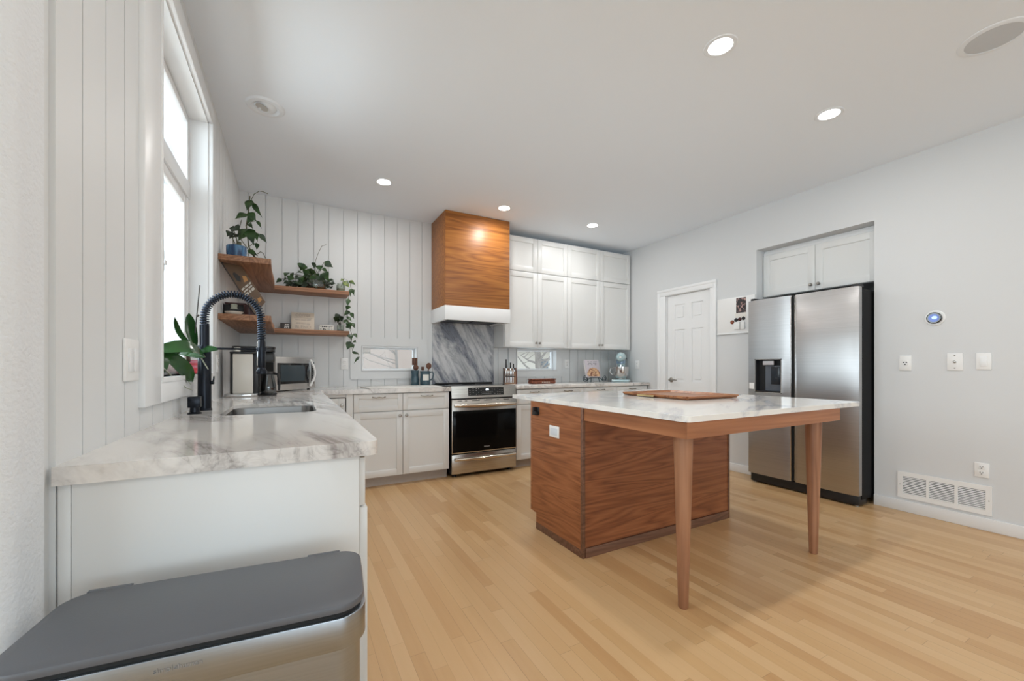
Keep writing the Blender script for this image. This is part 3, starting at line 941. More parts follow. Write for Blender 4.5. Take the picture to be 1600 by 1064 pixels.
# ------------------------------------------------------------------ wall plates, thermostat, vent
def plate_x(name, y, z, wy, hz, label, cat, face, x=XR, s=-1):
    """Wall plate on a wall of constant x; s=-1 faces -x."""
    t = thing(name, (x, y, z), label, cat)
    m = MB(); a, b = sorted((x, x + s * 0.007)); m.box(a, b, y - wy / 2, y + wy / 2, z - hz / 2, z + hz / 2, 0.003); m.build('wall_plate', M['white'], t)
    X = x + s * 0.007
    def bx(mb, y0, y1, z0, z1, d=0.003, bev=0.001):
        a, b = sorted((X - s * 0.001, X + s * d)); mb.box(a, b, y0, y1, z0, z1, bev)
    if face == 'duplex':
        for k in (-1, 1):
            m = MB(); bx(m, y - 0.017, y + 0.017, z + k * 0.020 - 0.014, z + k * 0.020 + 0.014, 0.002); r_ = m.build('receptacle', M['white'], t)
            m = MB(); bx(m, y - 0.008, y - 0.005, z + k * 0.020, z + k * 0.020 + 0.009, 0.0026, 0); bx(m, y + 0.005, y + 0.008, z + k * 0.020, z + k * 0.020 + 0.009, 0.0026, 0); bx(m, y - 0.003, y + 0.003, z + k * 0.020 - 0.009, z + k * 0.020 - 0.004, 0.0026, 0); m.build('socket_slots', M['darkslot'], r_)
    elif face == 'rocker':
        m = MB(); bx(m, y - 0.0165, y + 0.0165, z - 0.034, z + 0.034, 0.003); m.build('rocker', M['trim'], t)
    elif face == 'double_rocker':
        for k in (-1, 1):
            m = MB(); bx(m, y + k * 0.023 - 0.0165, y + k * 0.023 + 0.0165, z - 0.034, z + 0.034, 0.004); m.build('rocker', M['trim'], t)
    elif face == 'coax':
        m = MB(); m.lathe([(0.0, 0.012), (0.0045, 0.012), (0.0045, 0.004), (0.009, 0.003), (0.009, 0.0), (0, 0)], (X, y, z), 16, 'x', xf=None if s > 0 else Matrix.Translation((2 * X, 0, 0)) @ Matrix.Diagonal((-1, 1, 1, 1))); m.build('coax_jack', M['nickel'], t)
        for k in (-1, 1):
            m = MB(); bx(m, y - 0.004, y + 0.004, z + k * 0.045 - 0.004, z + k * 0.045 + 0.004, 0.002); m.build('screw', M['nickel'], t)
    elif face == 'round':
        m = MB(); m.lathe([(0.0, 0.003), (0.019, 0.003), (0.021, 0.0), (0, 0)], (X, y, z), 28, 'x', xf=Matrix.Translation((2 * X, 0, 0)) @ Matrix.Diagonal((-1, 1, 1, 1))); r_ = m.build('receptacle', M['white'], t)
        m = MB()
        for a, bz in ((-0.008, 0.005), (0.008, 0.005), (0.0, -0.010)):
            bx(m, y + a - 0.004, y + a + 0.004, z + bz - 0.004, z + bz + 0.004, 0.0045, 0)
        m.build('socket_slots', M['darkslot'], r_)
    return t
plate_x('wall_outlet', 1.318, 1.148, 0.072, 0.115, 'white outlet plate under the thermostat, closest to the refrigerator', 'outlet', 'round')
plate_x('cable_plate', 1.051, 1.155, 0.080, 0.122, 'white cable plate with a jack, middle of three plates in a row', 'wall plate', 'coax')
plate_x('light_switch', 0.913, 1.157, 0.072, 0.115, 'white rocker light switch, farthest from the refrigerator', 'switch', 'rocker')
plate_x('floor_outlet', 0.922, 0.409, 0.070, 0.100, 'white duplex outlet just above the wall vent', 'outlet', 'duplex')
plate_x('corner_outlet', 4.095, 1.146, 0.072, 0.115, 'pale outlet plate on the wall behind the stand mixer', 'outlet', 'duplex')
plate_x('sink_switch', 1.610, 1.140, 0.118, 0.125, 'white double rocker switch on shiplap beside the sink window', 'switch', 'double_rocker', XL + 0.003, 1)
plate_x('faucet_outlet', 3.20, 1.140, 0.072, 0.115, 'white outlet plate between the sink window and the coffee maker', 'outlet', 'duplex', XL + 0.003, 1)
def plate_y(name, x, z, label):
    t = thing(name, (x, YB - 0.004, z), label, 'outlet')
    m = MB(); m.box(x - 0.036, x + 0.036, YB - 0.011, YB - 0.004, z - 0.058, z + 0.058, 0.003); m.build('wall_plate', M['white'], t)
    for k in (-1, 1):
        m = MB(); m.box(x - 0.017, x + 0.017, YB - 0.0135, YB - 0.010, z + k * 0.02 - 0.014, z + k * 0.02 + 0.014, 0.001); r_ = m.build('receptacle', M['white'], t)
        m = MB(); m.box(x - 0.008, x - 0.005, YB - 0.014, YB - 0.013, z + k * 0.02, z + k * 0.02 + 0.009); m.box(x + 0.005, x + 0.008, YB - 0.014, YB - 0.013, z + k * 0.02, z + k * 0.02 + 0.009); m.build('socket_slots', M['darkslot'], r_)
plate_y('shiplap_outlet', 0.472, 1.150, 'white outlet plate on shiplap under the trailing vine')
plate_y('counter_outlet', 3.275, 1.160, 'white outlet plate between the slot window and the cookbook')

t = thing('thermostat', (XR, 1.154, 1.479), 'round thermostat with a glowing blue screen', 'thermostat')
FX = Matrix.Translation((2 * XR, 0, 0)) @ Matrix.Diagonal((-1, 1, 1, 1))
m = MB(); m.lathe([(0, 0.006), (0.053, 0.006), (0.056, 0.003), (0.056, 0), (0, 0)], (XR, 1.154, 1.479), 40, 'x', xf=FX); m.build('backplate', M['white'], t)
m = MB(); m.lathe([(0, 0.026), (0.036, 0.026), (0.041, 0.022), (0.041, 0.006), (0, 0.006)], (XR, 1.154, 1.479), 40, 'x', xf=FX); m.build('ring', M['blackglass'], t)
m = MB(); m.lathe([(0, 0.0275), (0.029, 0.0275), (0.029, 0.025), (0, 0.025)], (XR, 1.154, 1.479), 36, 'x', xf=FX); s_ = m.build('screen', M['screen_blue'], t)
m = MB(); m.lathe([(0, 0.0282), (0.015, 0.0282), (0.015, 0.027), (0, 0.027)], (XR, 1.150, 1.481), 28, 'x', sx=1.0, sy=0.8, xf=FX); m.build('readout', mat('pale_blue_readout', (0.5, 0.7, 1), 0.3, emis=(0.35, 0.55, 1.0), estr=0.8), s_)

t = thing('return_vent', (XR, 1.118, 0.105), 'long white louvred vent low on the wall beside the refrigerator', 'vent')
m = MB()
VY0, VY1, VZ0, VZ1 = 0.874, 1.362, 0.106, 0.306
cells = []
wcell = (VY1 - VY0 - 0.06 - 2 * 0.016) / 3
for k in range(3):
    a = VY0 + 0.03 + k * (wcell + 0.016)
    cells.append((a, a + wcell, VZ0 + 0.034, VZ1 - 0.034))
holed(m, 'x', XR - 0.010, XR - 0.001, VY0, VY1, VZ0, VZ1, cells)
m.build('vent_frame', M['white'], t, 0)
for a, b, c, e in cells:
    m = MB()
    for k in range(11):
        z = c + (k + 0.5) * (e - c) / 11
        m.prism([(XR - 0.0085, z - 0.0040), (XR - 0.0070, z - 0.0040), (XR - 0.0030, z + 0.0010), (XR - 0.0045, z + 0.0018)], a, b, axis='y')
    lv = m.build('louver_bank', M['white'], t, 0)
    m = MB(); m.box(XR - 0.0016, XR - 0.0006, a, b, c, e); m.build('duct_opening', M['vent_dark'], lv, 0)
for y in (VY0 + 0.014, VY1 - 0.014):
    m = MB(); m.lathe([(0, 0.012), (0.003, 0.011), (0.004, 0.0095), (0, 0.0095)], (XR, y, 0.206), 12, 'x', xf=FX); m.build('screw', M['nickel'], t)

# white board beside the refrigerator, with clips and a photo
t = thing('wall_board', (XR, 2.72, 1.48), 'plain white flat board on the wall between door and refrigerator', 'board')
m = MB(); m.box(XR - 0.014, XR - 0.001, 2.475, 2.892, 1.480, 1.862, 0.002); m.build('panel', M['white'], t)
m = MB(); m.box(XR - 0.022, XR - 0.012, 2.475, 2.892, 1.472, 1.484, 0.002); m.build('bottom_ledge', M['trim'], t)
XB = XR - 0.014
ph = MB(); ph.box(XB - 0.0025, XB - 0.0005, 2.565, 2.672, 1.690, 1.848)
tag(ph.build('photo_card', M['photo'], None, 0), 'dark photo card pinned on the white board by the refrigerator', 'photo')
cd = MB(); cd.box(XB - 0.0022, XB - 0.0005, 2.565, 2.680, 1.640, 1.688)
tag(cd.build('paper_strip', M['paper'], None, 0), 'pale paper strip just under the dark photo card', 'paper')
for i, (y, z, r, mt, lb) in enumerate(((2.715, 1.598, 0.021, 'redwood', 'small red brown round magnet at the end of the magnet row'), (2.672, 1.618, 0.020, 'black', 'small black round magnet next to the red brown one'), (2.632, 1.622, 0.019, 'maroon', 'small maroon round magnet in the middle of the magnet row'), (2.592, 1.628, 0.019, 'black', 'small black round magnet tucked by the refrigerator edge'))):
    m = MB(); m.lathe([(0, 0.012), (r * 0.8, 0.011), (r, 0.006), (r, 0.0005), (0, 0.0005)], (XB, y, z), 20, 'x', xf=Matrix.Translation((2 * XB, 0, 0)) @ Matrix.Diagonal((-1, 1, 1, 1)))
    tag(m.build('round_magnet' if i == 0 else 'round_magnet', M[mt], None), lb, 'magnet', 'magnets on the white board')
t = thing('paper_holder', (XB, 2.63, 1.51), 'white pocket hanging under the magnets on the board', 'holder')
m = MB(); m.box(XB - 0.018, XB - 0.0008, 2.575, 2.690, 1.515, 1.592, 0.003); m.build('pocket', M['white'], t)
m = MB(); m.box(XB - 0.020, XB - 0.017, 2.618, 2.624, 1.515, 1.592); m.build('divider', M['grey_ink'], t)

# ------------------------------------------------------------------ cabinets
def slab(mb, axis, face, sgn, d0, d1, u0, u1, v0, v1, bev=0.0):
    """Box whose depth is measured from a front plane into the unit (d0..d1)."""
    a, b = sorted((face - sgn * d0, face - sgn * d1))
    if axis == 'y':
        mb.box(u0, u1, a, b, v0, v1, bev)
    else:
        mb.box(a, b, u0, u1, v0, v1, bev)

def shaker(mb, axis, face, sgn, u0, u1, v0, v1, t=0.020, rail=0.058, rec=0.009):
    bv = 0.0015
    slab(mb, axis, face, sgn, 0, t, u0, u0 + rail, v0, v1, bv)
    slab(mb, axis, face, sgn, 0, t, u1 - rail, u1, v0, v1, bv)
    slab(mb, axis, face, sgn, 0, t, u0 + rail - 0.001, u1 - rail + 0.001, v0, v0 + rail, bv)
    slab(mb, axis, face, sgn, 0, t, u0 + rail - 0.001, u1 - rail + 0.001, v1 - rail, v1, bv)
    slab(mb, axis, face, sgn, rec, t - 0.002, u0 + rail - 0.004, u1 - rail + 0.004, v0 + rail - 0.004, v1 - rail + 0.004)

def knob(axis, face, sgn, u, v, parent, r=0.015):
    prof = [(0.0, 0.028), (r * 0.75, 0.027), (r, 0.021), (r * 0.85, 0.015), (0.006, 0.010), (0.006, 0.003), (0.010, 0.0), (0, 0)]
    m = MB()
    if axis == 'y':
        m.lathe([(a, b * sgn) for a, b in prof], (u, face, v), 20, 'y')
    else:
        m.lathe([(a, b * sgn) for a, b in prof], (face, u, v), 20, 'x')
    return m.build('knob', M['nickel'], parent)

def cup_pull(axis, face, sgn, u, v, parent, w=0.11):
    m = MB()
    pts = []
    def P(du, dd, dv):
        return (u + du, face + sgn * dd, v + dv) if axis == 'y' else (face + sgn * dd, u + du, v + dv)
    m.tube([P(-w / 2, 0.0, 0.002), P(-w / 2, 0.018, 0.0), P(-w / 4, 0.026, -0.004), P(0, 0.028, 0.001), P(w / 4, 0.026, -0.004), P(w / 2, 0.018, 0.0), P(w / 2, 0.0, 0.002)], [0.006, 0.0045, 0.0045, 0.0055, 0.0045, 0.0045, 0.006], 8)
    return m.build('pull', M['nickel'], parent)

YF = 3.890     # door faces of the back run
GAP = 0.002

def base_cabinet(x0, x1, cols, label, y_front=YF):
    t = thing('base_cabinet', ((x0 + x1) / 2, y_front, 0), label, 'cabinet', 'white base cabinets')
    m = MB(); m.box(x0, x1, y_front + 0.021, YB - 0.006, 0.095, 0.876); m.build('carcass', M['cabinet'], t, 0)
    m = MB(); m.box(x0, x1, y_front + 0.075, YB - 0.10, 0.0, 0.096); m.build('toe_kick', M['toekick'], t, 0)
    for k, (a, b, ks) in enumerate(cols):
        m = MB(); shaker(m, 'y', y_front, -1, a + GAP, b - GAP, 0.707, 0.868, rail=0.045); dr = m.build('drawer', M['cabinet'], t)
        cup_pull('y', y_front, -1, (a + b) / 2, 0.838, dr)
        m = MB(); shaker(m, 'y', y_front, -1, a + GAP, b - GAP, 0.098, 0.700); dd = m.build('door', M['cabinet'], t)
        knob('y', y_front, -1, (b - 0.030) if ks > 0 else (a + 0.030), 0.660, dd)
    return t
base_cabinet(0.483, 1.386, [(0.483, 0.926, 1), (0.926, 1.386, -1)], 'white two drawer base cabinet between the range and the inside corner')
base_cabinet(2.158, 3.086, [(2.158, 2.624, 1), (2.624, 3.086, -1)], 'white two drawer base cabinet beside the range, behind the island')
base_cabinet(3.086, 4.150, [(3.086, 3.611, 1), (3.611, 4.140, -1)], 'white two drawer base cabinet below the stand mixer')

# corner cabinet (blind corner door beside the sink run)
t = thing('corner_cabinet', (0.30, 3.9, 0), 'white corner base cabinet with one knobbed door past the sink', 'cabinet')
m = MB()
m.box(XL + 0.006, 0.480, 3.925, YB - 0.006, 0.095, 0.876)
m.box(0.424, 0.479, 3.892, 3.926, 0.095, 0.876)
m.box(0.20, 0.424, 3.905, 3.926, 0.846, 0.876)
m.build('carcass', M['cabinet'], t, 0)
m = MB(); m.box(0.20, 0.480, 3.97, 4.1, 0.0, 0.096); m.build('toe_kick', M['toekick'], t, 0)
m = MB(); m.box(0.205, 0.423, 3.9235, 3.9245, 0.10, 0.845); m.build('door_gap_shade', M['blackgap'], t, 0)  # black sheet painting the shade around the door
m = MB(); shaker(m, 'y', 3.898, -1, 0.205, 0.415, 0.10, 0.838); dd = m.build('door', M['cabinet'], t)
knob('y', 3.898, -1, 0.388, 0.780, dd)

# peninsula run under the sink, doors facing the island
XS = 0.185
t = thing('sink_cabinet', (-0.12, 2.5, 0), 'long white cabinet run below the sink with doors facing the island', 'cabinet')
m = MB()
m.box(0.150, 0.164, 1.9405, 2.7395, 0.6205, 0.876)
m.box(XL + 0.012, 0.164, 1.190, 1.94, 0.095, 0.876)
m.box(XL + 0.012, 0.164, 1.94, 2.74, 0.095, 0.62)
m.box(XL + 0.012, 0.164, 2.74, 3.885, 0.095, 0.876)
m.build('carcass', M['cabinet'], t, 0)
m = MB(); m.box(XL + 0.02, 0.11, 1.20, 3.885, 0.0, 0.096); m.build('toe_kick', M['toekick'], t, 0)
for a, b, kind in ((1.190, 1.720, 'dd'), (1.720, 2.340, 'd'), (2.340, 2.960, 'd'), (2.960, 3.480, 'dd')):
    if kind == 'dd':
        m = MB(); slab(m, 'x', XS - 0.006, 1, 0, 0.0145, a + GAP, b - GAP, 0.735, 0.868, 0.0015); dr = m.build('drawer', M['cabinet'], t)
        cup_pull('x', XS - 0.006, 1, (a + b) / 2, 0.80, dr)
    else:
        m = MB(); slab(m, 'x', XS - 0.006, 1, 0, 0.0145, a + GAP, b - GAP, 0.735, 0.868, 0.0015); m.build('false_front', M['cabinet'], t)
    m = MB(); shaker(m, 'x', XS, 1, a + GAP, b - GAP, 0.098, 0.729); dd = m.build('door', M['cabinet'], t)
    knob('x', XS, 1, (b - 0.03) if a < 2 else (a + 0.03), 0.69, dd)
m = MB(); m.box(0.1642, 0.184, 3.482, 3.886, 0.098, 0.868); m.build('corner_filler', M['cabinet'], t, 0)

t = thing('end_panel', (-0.12, 1.18, 0), 'wide white panel closing the end of the sink run behind the trash can', 'panel')
m = MB(); m.box(XL + 0.026, 0.161, 1.178, 1.188, 0.0, 0.876, 0.001); m.build('panel_board', M['cabinet'], t)
m = MB(); m.box(XL + 0.005, XL + 0.0245, 1.180, 1.188, 0.0, 0.876, 0.001); m.build('scribe_strip', M['cabinet'], t)
m = MB(); m.box(XL + 0.0005, XL + 0.005, 1.1835, 1.1855, 0.0, 0.875); m.build('wall_gap_shade', M['vent_dark'], t, 0)  # dark strip painting the shade of the gap at the wall

# wall cabinets beside the hood
YU = 4.200
def wall_cabinet(x0, x1, doors, z0, z1, label, knobs, side=False):
    t = thing('wall_cabinet', ((x0 + x1) / 2, YU, z0), label, 'cabinet', 'white wall cabinets')
    m = MB(); m.box(x0, x1, YU + 0.021, YB - 0.006, z0, z1); m.build('carcass', M['cabinet'], t, 0)
    for a, b, ks in doors:
        m = MB(); shaker(m, 'y', YU, -1, a + GAP, b - GAP, z0 + 0.003, z1 - 0.003, rail=0.062); dd = m.build('door', M['cabinet'], t)
        if knobs:
            knob('y', YU, -1, (b - 0.025) if ks > 0 else (a + 0.025), z0 + 0.055, dd, 0.013)
    return t
wall_cabinet(2.170, 3.074, [(2.178, 2.625, 1), (2.625, 3.074, -1)], 1.352, 2.258, 'white tall wall cabinet with two knobs, next to the wooden hood', True)
wall_cabinet(3.074, 4.150, [(3.074, 3.608, 1), (3.608, 4.146, -1)], 1.352, 2.258, 'white tall wall cabinet with two knobs, above the stand mixer', True)
wall_cabinet(2.170, 3.074, [(2.178, 2.625, 1), (2.625, 3.074, -1)], 2.260, 2.672, 'white short top cabinet without knobs, next to the wooden hood', False)
wall_cabinet(3.074, 4.150, [(3.074, 3.608, 1), (3.608, 4.146, -1)], 2.260, 2.672, 'white short top cabinet without knobs, in the far corner', False)

# cabinet over the refrigerator
t = thing('refrigerator_cabinet', (4.30, 2.0, 1.84), 'white two door cabinet set into the recess above the refrigerator', 'cabinet')
m = MB(); m.box(4.302, XR + 0.73, 1.516, 2.460, 1.835, 2.262); m.build('carcass', M['cabinet'], t, 0)
for a, b, ks in ((1.518, 1.985, 1), (1.985, 2.458, -1)):
    m = MB(); shaker(m, 'x', 4.280, -1, a + GAP, b - GAP, 1.838, 2.258, rail=0.060); dd = m.build('door', M['cabinet'], t)
    knob('x', 4.280, -1, (b - 0.032) if ks > 0 else (a + 0.032), 1.888, dd, 0.015)
m = MB(); m.box(4.296, 4.33, 1.512, 2.464, 2.262, 2.292, 0.004); m.box(4.31, 4.35, 1.512, 2.464, 2.290, 2.311, 0.004); m.build('top_molding', M['trim'], t)

# ------------------------------------------------------------------ worktops
CT0, CT1 = 0.877, 0.916
t = thing('worktop', (0.0, 2.5, CT0), 'white grey veined marble worktop around the sink and along the shiplap', 'worktop')
r = 0.030
cx, cy = 0.212 - r, 1.166 + r
outer = [(XL + 0.001, 1.166)] + [(cx + r * math.cos(R(-90 + 15 * k)), cy + r * math.sin(R(-90 + 15 * k))) for k in range(7)]
outer += [(0.212, 3.862), (1.396, 3.862), (1.396, YB - 0.005), (XL + 0.004, YB - 0.005)]
SINK = (-0.272, 0.100, 2.060, 2.635)
hole = rrect(*SINK, 0.055)
mb = plate(outer, [hole], 0.896, CT1)
low = plate(outer, [rrect(SINK[0] - 0.045, SINK[1] + 0.03, SINK[2] - 0.045, SINK[3] + 0.045, 0.05)], CT0, 0.896)
mb._merge(low.bm)
topbevel(mb.build('slab', M['marble'], t), CT1)
t = thing('worktop', (3.1, 4.2, CT0), 'white grey veined marble worktop under the wall cabinets', 'worktop')
m = MB(); m.box(2.150, XR - 0.012, 3.862, YB - 0.005, CT0, CT1, 0.004); m.build('slab', M['marble'], t)

# sink
t = thing('sink', (-0.086, 2.35, 0.70), 'stainless undermount sink in the marble worktop', 'sink')
m = MB()
bm_ = bmesh.new()
secs = [(0.022, 0.8952, 0.062), (0.004, 0.8950, 0.060), (0.003, 0.890, 0.060), (-0.004, 0.73, 0.05), (-0.03, 0.705, 0.04), (-0.14, 0.70, 0.03)]
rings = []
for gr, z, rr in secs:
    pl = rrect(SINK[0] - gr, SINK[1] + gr, SINK[2] - gr, SINK[3] + gr, rr)
    rings.append([bm_.verts.new((p[0], p[1], z)) for p in pl])
for a, b in zip(rings, rings[1:]):
    for i in range(len(a)):
        bm_.faces.new((a[i], a[(i + 1) % len(a)], b[(i + 1) % len(a)], b[i]))
bm_.faces.new(rings[-1])
orings = [[bm_.verts.new((v.co.x * 1.0, v.co.y, v.co.z)) for v in rg] for rg in ()]
m._merge(bm_)
o = m.build('basin', M['sink_steel'], t, 40)
so = o.modifiers.new('wall', 'SOLIDIFY'); so.thickness = 0.0015; so.offset = -1.0
m = MB(); m.lathe([(0.0, 0.002), (0.035, 0.002), (0.043, 0.0045), (0.045, 0.001), (0, 0.001)], (-0.086, 2.35, 0.70), 28); m.build('drain', M['chrome'], t)

# faucet: matte black, spring spout
t = thing('faucet', (-0.362, 2.363, CT1), 'black spring neck faucet with a pull-down sprayer at the sink', 'faucet')
fx, fy = -0.362, 2.363
m = MB(); m.lathe([(0, 0), (0.030, 0), (0.030, 0.006), (0.027, 0.010), (0.026, 0.27), (0.021, 0.285), (0.019, 0.30), (0.019, 0.40), (0, 0.402)], (fx, fy, CT1), 28); m.build('column', M['fauxblack'], t)
arc = []
R0 = 0.1135
top = 1.352
arc.append((fx, fy, 1.30))
for k in range(0, 25):
    a = PI - PI * k / 24
    arc.append((fx + R0 + R0 * math.cos(a), fy, top + 0.118 * math.sin(a)))
xe = fx + 2 * R0
arc += [(xe + 0.001, fy, 1.30), (xe + 0.001, fy, 1.255)]
m = MB(); m.tube(arc, 0.0085, 12); m.build('hose', M['fauxblack'], t)
# spring: helix around the arc
def resample(pts, n):
    P = [Vector(p) for p in pts]
    L = [0.0]
    for a, b in zip(P, P[1:]):
        L.append(L[-1] + (b - a).length)
    out = []
    for i in range(n + 1):
        s = L[-1] * i / n
        j = max(k for k in range(len(L)) if L[k] <= s + 1e-9)
        j = min(j, len(P) - 2)
        f = (s - L[j]) / max(1e-9, L[j + 1] - L[j])
        out.append(P[j].lerp(P[j + 1], f))
    return out
NT, ST = 44, 12
path = resample(arc[0:], NT * ST)
hel = []
for i, p in enumerate(path):
    d = (path[min(i + 1, len(path) - 1)] - path[max(i - 1, 0)]).normalized()
    u = Vector((0, 1, 0)); v = d.cross(u).normalized()
    a = 2 * PI * i / ST
    hel.append(p + (u * math.cos(a) + v * math.sin(a)) * 0.0155)
m = MB(); m.tube(hel, 0.0036, 6); m.build('spring', M['spring'], t, 60)
m = MB()
m.lathe([(0, 0.0), (0.014, 0.0), (0.017, 0.01), (0.017, 0.13), (0.013, 0.145), (0.013, 0.165), (0, 0.165)], (xe + 0.001, fy, 1.110), 24)
m.lathe([(0, 0.0), (0.023, 0.0), (0.024, 0.012), (0.016, 0.030), (0, 0.030)], (xe + 0.001, fy, 1.085), 24)
sp = m.build('spray_head', M['fauxblack'], t)
m = MB(); m.box(xe - 0.019, xe - 0.012, fy - 0.006, fy + 0.006, 1.125, 1.245, 0.003); m.build('spray_trigger', M['chrome'], sp)
m = MB(); m.tube([(fx, fy, 1.206), (xe - 0.02, fy, 1.206)], 0.0055, 10)
m.lathe([(0.019, -0.010), (0.023, -0.010), (0.023, 0.010), (0.019, 0.010)], (xe + 0.001, fy, 1.206), 24, closed=True)
m.lathe([(0.0265, -0.012), (0.030, -0.012), (0.030, 0.012), (0.0265, 0.012)], (fx, fy, 1.206), 24, closed=True)
m.build('docking_arm', M['fauxblack'], t)
m = MB(); m.tube([(fx + 0.024, fy - 0.002, 1.045), (fx + 0.036, fy - 0.004, 1.046)], 0.009, 14); m.tube([(fx + 0.033, fy - 0.003, 1.046), (fx + 0.036, fy - 0.006, 1.062), (fx + 0.037, fy - 0.007, 1.075)], [0.004, 0.0035, 0.003], 10); m.build('lever', M['fauxblack'], t)

t = thing('soap_dispenser', (-0.372, 2.205, CT1), 'short square black fitting standing beside the faucet', 'dispenser')
m = MB(); m.lathe([(0, 0), (0.026, 0), (0.026, 0.004), (0.018, 0.008), (0.017, 0.03), (0, 0.03)], (-0.372, 2.205, CT1), 24); m.build('flange', M['fauxblack'], t)
m = MB(); m.box(-0.394, -0.350, 2.183, 2.227, CT1 + 0.028, CT1 + 0.075, 0.003); m.build('cap', M['fauxblack'], t)

# ------------------------------------------------------------------ range
t = thing('range', (1.772, 4.1, 0), 'stainless slide-in electric range with a black oven window', 'range')
x0, x1, yf, yb = 1.404, 2.140, 3.862, 4.470
m = MB(); m.box(x0 + 0.002, x1 - 0.002, yf + 0.032, yb, 0.030, 0.912); m.build('body', M['black'], t, 0)
m = MB(); m.box(x0 + 0.001, x1 - 0.001, yf + 0.040, yb, 0.9125, 0.922, 0.002); ck = m.build('cooktop', M['blackglass'], t)
m = MB(); m.box(x0 + 0.02, x1 - 0.02, yb - 0.05, yb - 0.004, 0.9215, 0.938, 0.004); m.build('rear_trim', M['black'], ck)
for bx_, by_, br in ((1.60, 4.03, 0.10), (1.95, 4.03, 0.085), (1.60, 4.29, 0.075), (1.95, 4.29, 0.10)):
    m = MB(); m.lathe([(br, 0.0), (br + 0.002, 0.0), (br + 0.002, 0.0004), (br, 0.0004)], (bx_, by_, 0.9222), 36, closed=True); m.build('burner_ring', M['grey_ink'], ck)
# control panel: sloped front
m = MB(); m.prism([(yf + 0.004, 0.800), (yf + 0.040, 0.800), (yf + 0.040, 0.9225), (yf + 0.018, 0.9225)], x0, x1, 0.002, axis='x'); cp = m.build('control_panel', M['steel_warm'], t)
sl = math.atan2(0.014, 0.1225)
def on_panel(xa, xb, za, zb, d0, d1, name, mt, parent, bev=0.0):
    mm = MB()
    mm.box(xa, xb, -d1, d0, za, zb, bev, xf=Matrix.Translation((0, yf + 0.004, 0.800)) @ Matrix.Rotation(-sl, 4, 'X'))
    return mm.build(name, mt, parent)
disp = on_panel(1.583, 1.992, 0.0225, 0.105, 0.002, 0.0015, 'display', M['blackglass'], cp)
on_panel(1.782, 1.816, 0.073, 0.088, 0.0, 0.0022, 'clock_digits', M['ledclock'], disp)
for k, xx in enumerate((1.603, 1.640, 1.675, 1.702, 1.728, 1.858, 1.885, 1.920, 1.945, 1.972)):
    for j, zz in enumerate((0.036, 0.055, 0.074, 0.092)):
        if (k * 3 + j) % 4 != 3:
            on_panel(xx - 0.005, xx + 0.005, zz - 0.0025, zz + 0.0025, 0.0, 0.002, 'touch_marks', M['grey_ink'], disp)
for k in range(8):
    on_panel(1.742 + k * 0.0135, 1.748 + k * 0.0135, 0.040, 0.046, 0.0, 0.002, 'touch_marks', M['grey_ink'], disp)
    on_panel(1.742 + k * 0.0135, 1.748 + k * 0.0135, 0.054, 0.060, 0.0, 0.002, 'touch_marks', M['grey_ink'], disp)
# oven door
m = MB(); m.box(x0 + 0.001, x1 - 0.001, yf, yf + 0.030, 0.240, 0.786, 0.004); od = m.build('oven_door', M['steel_warm'], t)
m = MB(); m.box(x0 + 0.009, x1 - 0.006, yf - 0.003, yf + 0.002, 0.252, 0.672, 0.001); m.build('oven_window', M['ovenglass'], od)
m = MB()
for a, b in ((1.465, 1.51), (1.545, 1.57), (1.62, 1.71), (1.76, 1.85), (1.905, 1.93), (1.985, 2.05)):
    m.box(a, b, yf - 0.0006, yf + 0.002, 0.770, 0.777)
m.build('vent_slots', M['darkslot'], od, 0)
def bow_handle(z, name, parent, hh=0.030):
    mm = MB(); n = 18
    ring_prev = None
    pts, rad = [], []
    for k in range(n + 1):
        s = k / n
        xx = x0 + 0.022 + (x1 - x0 - 0.044) * s
        yy = yf - 0.030 - 0.022 * math.sin(PI * s)
        pts.append((xx, yy, z)); rad.append(hh / 2 * (0.72 + 0.28 * math.sin(PI * min(1, max(0, s)))))
    mm.tube(pts, rad, 16)
    for xx in (x0 + 0.045, x1 - 0.045):
        mm.tube([(xx, yf + 0.002, z), (xx, yf - 0.034, z)], [0.012, 0.010], 12)
    return mm.build(name, M['steel_warm_handle'], parent)
M['steel_warm_handle'] = mat('warm_polished_steel', (0.66, 0.58, 0.49), 0.20, 1.0)
bow_handle(0.727, 'door_handle', od, 0.040)
text('lettering', 'FRIGIDAIRE', 0.013, (1.79, yf - 0.0032, 0.291), (R(90), 0, 0), M['white_ink'], od, 0.0004)
m = MB(); m.box(x0 + 0.001, x1 - 0.001, yf, yf + 0.030, 0.036, 0.232, 0.004); dr = m.build('storage_drawer', M['steel_warm'], t)
bow_handle(0.186, 'drawer_handle', dr, 0.034)
for fxx in (x0 + 0.05, x1 - 0.05):
    for fyy in (yf + 0.07, yb - 0.06):
        m = MB(); m.lathe([(0, 0), (0.022, 0), (0.020, 0.012), (0.010, 0.014), (0.010, 0.031), (0, 0.031)], (fxx, fyy, 0), 16); m.build('foot', M['black'], t)

